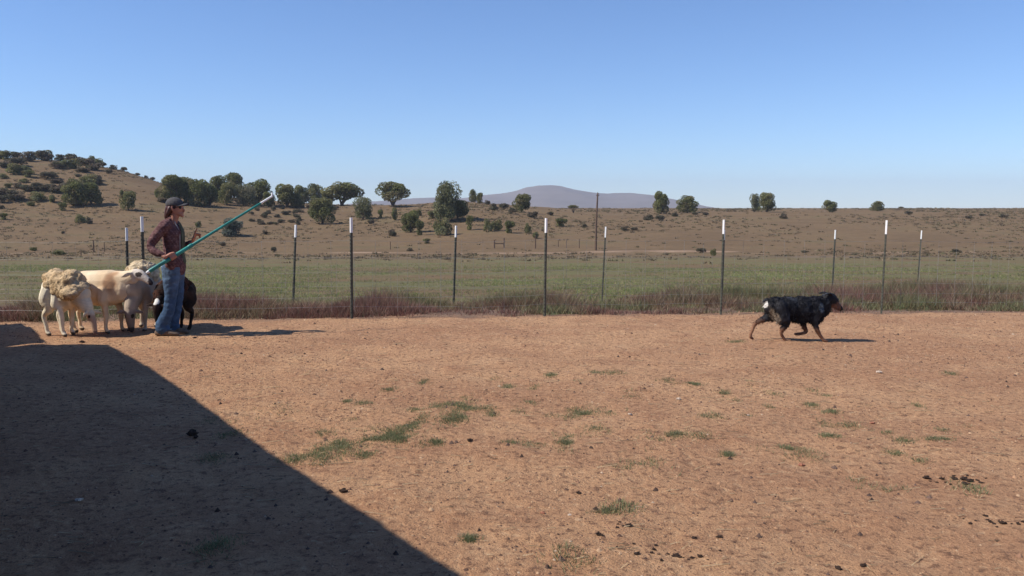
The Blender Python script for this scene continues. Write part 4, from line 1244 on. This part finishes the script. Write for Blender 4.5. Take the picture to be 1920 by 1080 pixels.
# near hind, far hind, near fore (reaching), far fore (folded)
add_leg(m, [(-.27, -.065, .42), (-.24, -.08, .30), (-.20, -.08, .235), (-.262, -.075, .125), (-.225, -.07, .05), (-.20, -.07, .02), (-.165, -.07, .018)], [.095, .08, .048, .022, .018, .020, .016])
add_leg(m, [(-.31, .065, .40), (-.35, .075, .31), (-.42, .075, .265), (-.53, .07, .205), (-.575, .07, .10), (-.585, .07, .05), (-.555, .07, .025)], [.09, .07, .042, .023, .018, .020, .015])
add_leg(m, [(.18, -.065, .37), (.135, -.075, .27), (.155, -.075, .20), (.195, -.075, .11), (.24, -.075, .045), (.265, -.075, .02), (.30, -.075, .016)], [.075, .052, .034, .024, .019, .020, .016])
add_leg(m, [(.15, .065, .36), (.06, .075, .26), (.065, .075, .19), (.10, .075, .108), (.05, .075, .085), (-.005, .075, .078), (-.035, .075, .078)], [.07, .05, .033, .024, .019, .020, .015])
db = m.melt('body', .0075, M_fur, dog, dcol, 3)
c_ = MB()
for c, r_ in [((-.30, 0, .41), (.11, .12, .13)), ((-.16, 0, .41), (.16, .125, .135)), ((.02, 0, .395), (.17, .13, .155)), ((.16, 0, .39), (.13, .13, .16)), ((.24, 0, .42), (.08, .10, .13)),
              ((-.26, -.075, .33), (.085, .045, .12)), ((-.33, .075, .33), (.085, .045, .10)), ((.0, 0, .30), (.15, .09, .08)), ((.17, 0, .31), (.11, .09, .10)), ((.27, 0, .44), (.07, .09, .11)), ((-.36, 0, .44), (.07, .09, .09)), ((-.37, 0, .49), (.06, .04, .03))]: c_.ball(c, r_)
coat = c_.melt('coat', .012, M_fur, dog, dcol, 2, warp=lambda co: .010 * nz(co, 18, 3) + .008 * nz(co, 40, 7))
tufts('long_hair', coat, 6500, .028, .006, M_fur, coat, 8, colf=dcol, droop=.9, back=(-.9, 0, 0))
tufts('leg_feathers', db, 2600, .026, .007, M_fur, db, 9, where_=lambda co: (co[:, 2] > .12), colf=dcol, droop=.9, back=(-.8, 0, 0))

# ------------------------------------------------------------------ woman with the pole
op = G(320, 628.5)
DW = op.y
woman = empty('person', op, 0, 'person in grey cap, dark patterned shirt and blue jeans standing side on with a pole', 'person')
butt = P(276, 511, DW - .42) ; tipp = P(510, 368, DW + .34)
lb, lt = butt - op, tipp - op
def on_pole(t): return lb + (lt - lb) * t
pd = (lt - lb).normalized()
tg = (.172 - lb.x) / (lt.x - lb.x)
gp = on_pole(tg)                      # grip point in her own frame
def hand_grip(m, c, d):
    """right hand closed over the pole from above; d = pole direction"""
    up = Vector((0, 0, 1)); up = (up - d * up.dot(d)).normalized(); sd = d.cross(up).normalized()
    R_ = .0245
    # palm on the near and upper side
    w = c - sd * 0 + up * .034
    back = -d
    m.tube([c + sd * -.0 + up * .045 - d * .055, c + up * .046 - d * .01, c + up * .040 + d * .022], [(.026, .018), (.036, .017), (.030, .015)], 10, up=tuple(up), sub=3)
    for k in range(4):
        b = c + d * (-.030 + k * .021) + up * .035 + sd * .018
        r0 = .0095 - (.001 if k == 3 else 0)
        pts = [b]
        L_ = (1.0, 1.08, 1.03, .85)[k]
        for a in (50, 95, 145, 190):
            aa = radians(90 - a * L_)
            pts.append(c + d * (-.030 + k * .021) + sd * (cos(aa) * (R_ + .006)) + up * (sin(aa) * (R_ + .006)))
        m.tube(pts, [r0, r0, r0 * .95, r0 * .9, r0 * .8], 7, sub=2, up=tuple(d))
    m.tube([c - d * .03 + up * .036 - sd * .02, c + d * .01 - sd * .036 + up * .018, c + d * .035 - sd * .038 - up * .004], [.012, .011, .009], 7, sub=2, up=tuple(d))
def hand_open(m, w, d, palm, side):
    """raised hand: first finger pointing up, the others loosely curled; d = along hand, palm = palm normal, side = towards thumb"""
    m.tube([w, w + d * .04, w + d * .082], [(.026, .020), (.038, .020), (.041, .017)], 10, up=tuple(palm), sub=3)
    for k, (ln, curl) in enumerate(((.100, .06), (.090, .65), (.084, .9), (.068, 1.05))):
        b = w + d * .082 + side * (.027 - k * .018)
        pts = [b]; a = 0
        for q in (.42, .33, .25):
            a += curl * .9
            dd = d * cos(a) + palm * sin(a) + side * (.18 if k == 0 else 0)
            pts.append(pts[-1] + dd * ln * q)
        m.tube(pts, [.0115, .011, .010, .009], 7, sub=2, up=tuple(side))
    pts = [w + d * .02 + side * .024, w + d * .045 + side * .052 + palm * .012, w + d * .072 + side * .060 + palm * .022]
    m.tube(pts, [.013, .011, .009], 7, sub=2, up=tuple(palm))
S1, S2 = Vector((.035, -.165, 1.375)), Vector((.045, .165, 1.375))
E1, E2 = Vector((-.115, -.235, 1.135)), Vector((.10, .215, 1.13))
U_ = Vector((0, 0, 1)); U_ = (U_ - pd * U_.dot(pd)).normalized()
W1 = gp + U_ * .045 - pd * .075
W2 = Vector((.255, .14, 1.165))
m = MB()
m.tube([(.075, 0, 1.02), (.07, 0, 1.15), (.075, 0, 1.28), (.06, 0, 1.38), (.07, 0, 1.43)], [(.12, .085), (.125, .085), (.15, .10), (.13, .08), (.05, .05)], 16, up=(1, 0, 0))
m.tube([(.08, 0, .85), (.075, 0, .95), (.075, 0, 1.05)], [(.155, .11), (.16, .115), (.125, .09)], 16, up=(1, 0, 0))
m.tube([(.07, 0, 1.40), (.10, 0, 1.47), (.115, 0, 1.53)], [(.052, .052), (.047, .050), (.05, .055)], 12, up=(1, 0, 0))
m.ball((.122, 0, 1.605), (.092, .074, .105), nu=18, nv=12)
m.tube([(.13, 0, 1.55), (.17, 0, 1.535), (.195, 0, 1.512)], [(.055, .045), (.048, .04), (.028, .022)], 12, up=(0, 0, 1))
m.tube([(.20, 0, 1.60), (.223, 0, 1.578), (.222, 0, 1.560)], [(.012, .012), (.013, .013), (.011, .009)], 8, up=(0, 1, 0))
m.tube([(.205, -.018, 1.538), (.212, 0, 1.538), (.205, .018, 1.538)], [.007, .009, .007], 7)
for s_ in (-1, 1): m.tube([(.11, s_ * .072, 1.575), (.105, s_ * .080, 1.60), (.105, s_ * .078, 1.625)], [(.010, .008), (.014, .009), (.010, .007)], 7, up=(1, 0, 0))
m.tube([S1, E1, W1], [.042, .034, .026], 10, sub=5); m.tube([S2, E2, W2], [.042, .034, .026], 10, sub=5)
hand_grip(m, gp, pd)
hand_open(m, W2 + Vector((.012, 0, .018)), Vector((.42, -.06, .90)).normalized(), Vector((.86, .1, -.45)).normalized(), Vector((-.10, -.99, 0)).normalized())
for s_ in (-1, 1):
    fx = -.075 if s_ < 0 else -.02
    m.tube([(.075, s_ * .08, .88), (.055 + .02 * (s_ > 0), s_ * .085, .48), (fx + .01, s_ * .085, .10), (fx + .03, s_ * .085, .05), (fx + .11, s_ * .085, .03)], [.085, .052, .035, .035, .025], 12, sub=5)
m.melt('body', .0062, M_skin, woman, None, 2)

# shirt: dark maroon print
def shirt_mat():
    m_, nt, b = new_mat('dark_plaid_shirt')
    L = nt.links.new
    tc = N(nt, 'ShaderNodeTexCoord')
    w1 = N(nt, 'ShaderNodeTexWave', bands_direction='Z'); w1.inputs['Scale'].default_value = 15; w1.inputs['Distortion'].default_value = 1.5
    w2 = N(nt, 'ShaderNodeTexWave', bands_direction='DIAGONAL'); w2.inputs['Scale'].default_value = 11; w2.inputs['Distortion'].default_value = 1.5
    L(tc.outputs['Object'], w1.inputs['Vector']); L(tc.outputs['Object'], w2.inputs['Vector'])
    mm = N(nt, 'ShaderNodeMath', operation='MULTIPLY'); L(w1.outputs[1], mm.inputs[0]); L(w2.outputs[1], mm.inputs[1])
    nn_ = N(nt, 'ShaderNodeTexNoise'); nn_.inputs['Scale'].default_value = 26; nn_.inputs['Detail'].default_value = 4; L(tc.outputs['Object'], nn_.inputs['Vector'])
    ma_ = N(nt, 'ShaderNodeMath', operation='MULTIPLY_ADD'); L(mm.outputs[0], ma_.inputs[0]); ma_.inputs[1].default_value = .38
    mb_ = N(nt, 'ShaderNodeMapRange'); mb_.inputs[1].default_value = .35; mb_.inputs[2].default_value = .65; L(nn_.outputs[0], mb_.inputs[0])
    mc_ = N(nt, 'ShaderNodeMath', operation='MULTIPLY'); L(mb_.outputs[0], mc_.inputs[0]); mc_.inputs[1].default_value = .6
    L(mc_.outputs[0], ma_.inputs[2])
    cr = N(nt, 'ShaderNodeValToRGB'); L(ma_.outputs[0], cr.inputs[0])
    cr.color_ramp.elements[0].color = (.09, .042, .042, 1); cr.color_ramp.elements[1].color = (.26, .15, .14, 1)
    e = cr.color_ramp.elements.new(.45); e.color = (.13, .062, .060, 1)
    L(cr.outputs[0], b.inputs['Base Color']); b.inputs['Roughness'].default_value = .9
    n2 = N(nt, 'ShaderNodeTexNoise'); n2.inputs['Scale'].default_value = 14; L(tc.outputs['Object'], n2.inputs['Vector'])
    bp = N(nt, 'ShaderNodeBump'); bp.inputs['Strength'].default_value = .7; bp.inputs['Distance'].default_value = .03
    L(n2.outputs[0], bp.inputs['Height']); L(bp.outputs[0], b.inputs['Normal'])
    return m_
m = MB()
m.tube([(.085, 0, .885), (.08, 0, .96), (.072, 0, 1.06), (.075, 0, 1.2), (.075, 0, 1.30), (.06, 0, 1.385), (.066, 0, 1.425)],
       [(.172, .130), (.168, .128), (.140, .112), (.155, .118), (.168, .122), (.145, .092), (.06, .058)], 18, up=(1, 0, 0))
m.tube([S1 + Vector((.015, .07, .01)), S1 + Vector((0, .0, .0)), E1, E1.lerp(W1, .82)], [.075, .070, .054, .038], 12, sub=6)
m.tube([S2 - Vector((-.015, .07, -.01)), S2, E2, E2.lerp(W2, .88)], [.075, .070, .054, .038], 12, sub=6)
m.tube([(.03, 0, 1.43), (.06, 0, 1.455)], [(.062, .058), (.058, .055)], 12, up=(1, 0, 0))
M_shirt = shirt_mat()
m.melt('shirt', .009, M_shirt, woman, None, 3, warp=lambda co: .007 * nz(co, 9, 2) + .004 * nz(co, 24, 3))
# open front edge showing the olive top
m = MB()
m.tube([(.168, 0, 1.40), (.198, 0, 1.31), (.200, 0, 1.2), (.19, 0, 1.06), (.205, 0, .95)], [(.035, .012), (.05, .014), (.055, .014), (.05, .014), (.05, .014)], 12, up=(1, 0, 0))
m.melt('undershirt', .008, simple_mat('olive_top', (.10, .10, .065), .9), woman, None, 2)
m = MB()
m.tube([(.13, -.062, 1.43), (.178, -.060, 1.30), (.182, -.058, 1.18), (.178, -.058, 1.06)], [.007, .007, .006, .006], 6)
m.build('lanyard', simple_mat('pale_cord', (.40, .36, .34), .8), woman, True)
# jeans
def jcol(co):
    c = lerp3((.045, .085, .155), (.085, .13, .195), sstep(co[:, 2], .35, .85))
    wr = sstep(nz(co * np.array([1, 1, 2.2]), 11, 6), .05, .5)
    return c * (1 + .25 * wr)[:, None]
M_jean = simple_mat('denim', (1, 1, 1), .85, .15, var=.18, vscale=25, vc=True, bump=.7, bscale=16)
m = MB()
m.tube([(.075, 0, .98), (.072, 0, .90), (.068, 0, .82)], [(.155, .118), (.168, .130), (.155, .125)], 16, up=(1, 0, 0))
for s_ in (-1, 1):
    fx = -.075 if s_ < 0 else -.02
    m.tube([(.07, s_ * .08, .86), (.062, s_ * .085, .68), (.052 + .02 * (s_ > 0), s_ * .085, .50), (.02 + .02 * (s_ > 0), s_ * .085, .32), (fx + .012, s_ * .085, .15), (fx + .015, s_ * .085, .095)],
           [(.085, .118), (.078, .100), (.062, .074), (.060, .072), (.064, .084), (.066, .092)], 14, up=(1, 0, 0))
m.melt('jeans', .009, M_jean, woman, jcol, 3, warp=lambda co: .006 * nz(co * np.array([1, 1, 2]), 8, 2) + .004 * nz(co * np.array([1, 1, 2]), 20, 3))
# pocket cloth at the hip
m = MB(); m.tube([(-.045, -.03, .93), (-.062, -.04, .88), (-.058, -.045, .83)], [(.022, .010), (.026, .010), (.014, .006)], 8)
m.build('pocket_rag', simple_mat('pale_rag', (.45, .56, .66), .9), woman, True)
for s_ in (-1, 1):
    fx = -.075 if s_ < 0 else -.02
    m = MB()
    m.tube([(fx - .045, s_ * .085, .045), (fx + .03, s_ * .085, .055), (fx + .11, s_ * .088, .042), (fx + .19, s_ * .092, .032)], [(.038, .045), (.045, .055), (.048, .040), (.036, .026)], 12)
    m.v = [(p[0], p[1], max(p[2], .0)) for p in m.v]
    m.build('shoe', M_shoe, woman, True)
# hair
def hcol(co): return np.ones((len(co), 3))
m = MB()
m.ball((.095, 0, 1.615), (.092, .084, .10))
m.tube([(.045, 0, 1.60), (.025, 0, 1.55), (.01, -.01, 1.50), (.0, -.01, 1.46)], [(.066, .05), (.050, .042), (.034, .030), (.016, .014)], 12, up=(1, 0, 0))
m.tube([(.07, -.076, 1.60), (.05, -.080, 1.54), (.03, -.070, 1.49)], [(.022, .014), (.026, .016), (.015, .01)], 9, up=(0, 1, 0))
m.tube([(.10, .078, 1.60), (.075, .082, 1.53), (.05, .075, 1.47)], [(.03, .016), (.034, .018), (.015, .01)], 9, up=(0, 1, 0))
hr = m.melt('hair', .008, M_hair, woman, None, 2, warp=lambda co: .006 * nz(co * np.array([1, 1, .3]), 40, 2))
# cap with a curved peak
m = MB()
m.ball((.108, 0, 1.650), (.110, .092, .090))
m.v = [(p[0], p[1], max(p[2], 1.632 - (.04 if p[0] < .04 else 0) * 1.0)) for p in m.v]
cp_ = m.melt('cap', .006, M_cap, woman, None, 2)
pk = MB(); vs_, fs_ = [], []
for j in range(7):
    t = j / 6; x_ = .165 + t * .115; wdt = .078 * math.sqrt(max(0.05, 1 - (t * .93) ** 2.6))
    for i in range(11):
        q = -1 + i / 5
        vs_.append((x_, q * wdt, 1.652 + .012 * t - .024 * q * q)); 
k_ = len(vs_)
vs_ += [(p[0], p[1], p[2] - .006) for p in vs_]
for j in range(6):
    for i in range(10):
        a = j * 11 + i
        fs_.append((a, a + 1, a + 12, a + 11)); fs_.append((a + k_, a + 11 + k_, a + 12 + k_, a + 1 + k_))
for j in range(6):
    for i in (0, 10): a = j * 11 + i; fs_.append((a, a + 11, a + 11 + k_, a + k_))
for i in range(10): a = 66 + i; fs_.append((a, a + 1, a + 1 + k_, a + k_))
pk.add(vs_, fs_); pk.build('cap_peak', M_cap, woman, True)
m = MB()
for s_ in (-1, 1): m.ball((.192, s_ * .033, 1.608), (.016, .027, .018), nu=10, nv=7)
m.tube([(.195, -.055, 1.612), (.15, -.076, 1.612), (.11, -.078, 1.607)], [.004, .004, .004], 6); m.tube([(.195, .055, 1.612), (.15, .076, 1.612), (.11, .078, 1.607)], [.004, .004, .004], 6)
m.tube([(.206, -.012, 1.612), (.206, .012, 1.612)], [.004, .004], 6)
m.build('sunglasses', simple_mat('dark_lens', (.012, .012, .014), .2, .5), woman, True)

# the pole: thick teal tube telescoping to a white tip
pole = empty('herding_pole', butt, 0, 'long teal pole with white tip held slanting upward under the arm of the woman', 'pole')
q0 = Vector((0, 0, 0)); q1 = tipp - butt
def seg(name, a, b, r0, r1, mat):
    m = MB(); m.tube([q1 * a, q1 * (a + b) / 2, q1 * b], [r0, (r0 + r1) / 2, r1], 14, sub=2)
    return m.build(name, mat, pole, True)
seg('butt_cap', 0, .02, .016, .022, M_white)
seg('outer_tube', .022, .33, .0245, .0235, M_teal)
seg('inner_tube', .33, .905, .019, .0135, M_teal)
seg('collar', .322, .342, .026, .026, M_teal)
seg('pale_tip', .90, .985, .0135, .012, M_white)
m = MB(); e_ = q1 * .985; m.tube([e_, e_ + q1.normalized() * .025, e_ + q1.normalized() * .03 + Vector((0, 0, .035))], [.013, .014, .010], 10, sub=3)
m.build('hook', M_white, pole, True)

# ------------------------------------------------------------------ labels: keep them single
from collections import defaultdict
dd_ = defaultdict(list)
for o in scene.objects:
    if o.parent is None and 'label' in o.keys(): dd_[o['label']].append(o)
for lab, os_ in dd_.items():
    if len(os_) > 1:
        os_.sort(key=lambda o: o.location.x / o.location.y)
        names_ = ['leftmost', 'second', 'third', 'fourth', 'fifth', 'sixth', 'seventh', 'eighth']
        for i_, o in enumerate(os_):
            o['label'] = (names_[min(i_, 7)] + ' ' + lab)
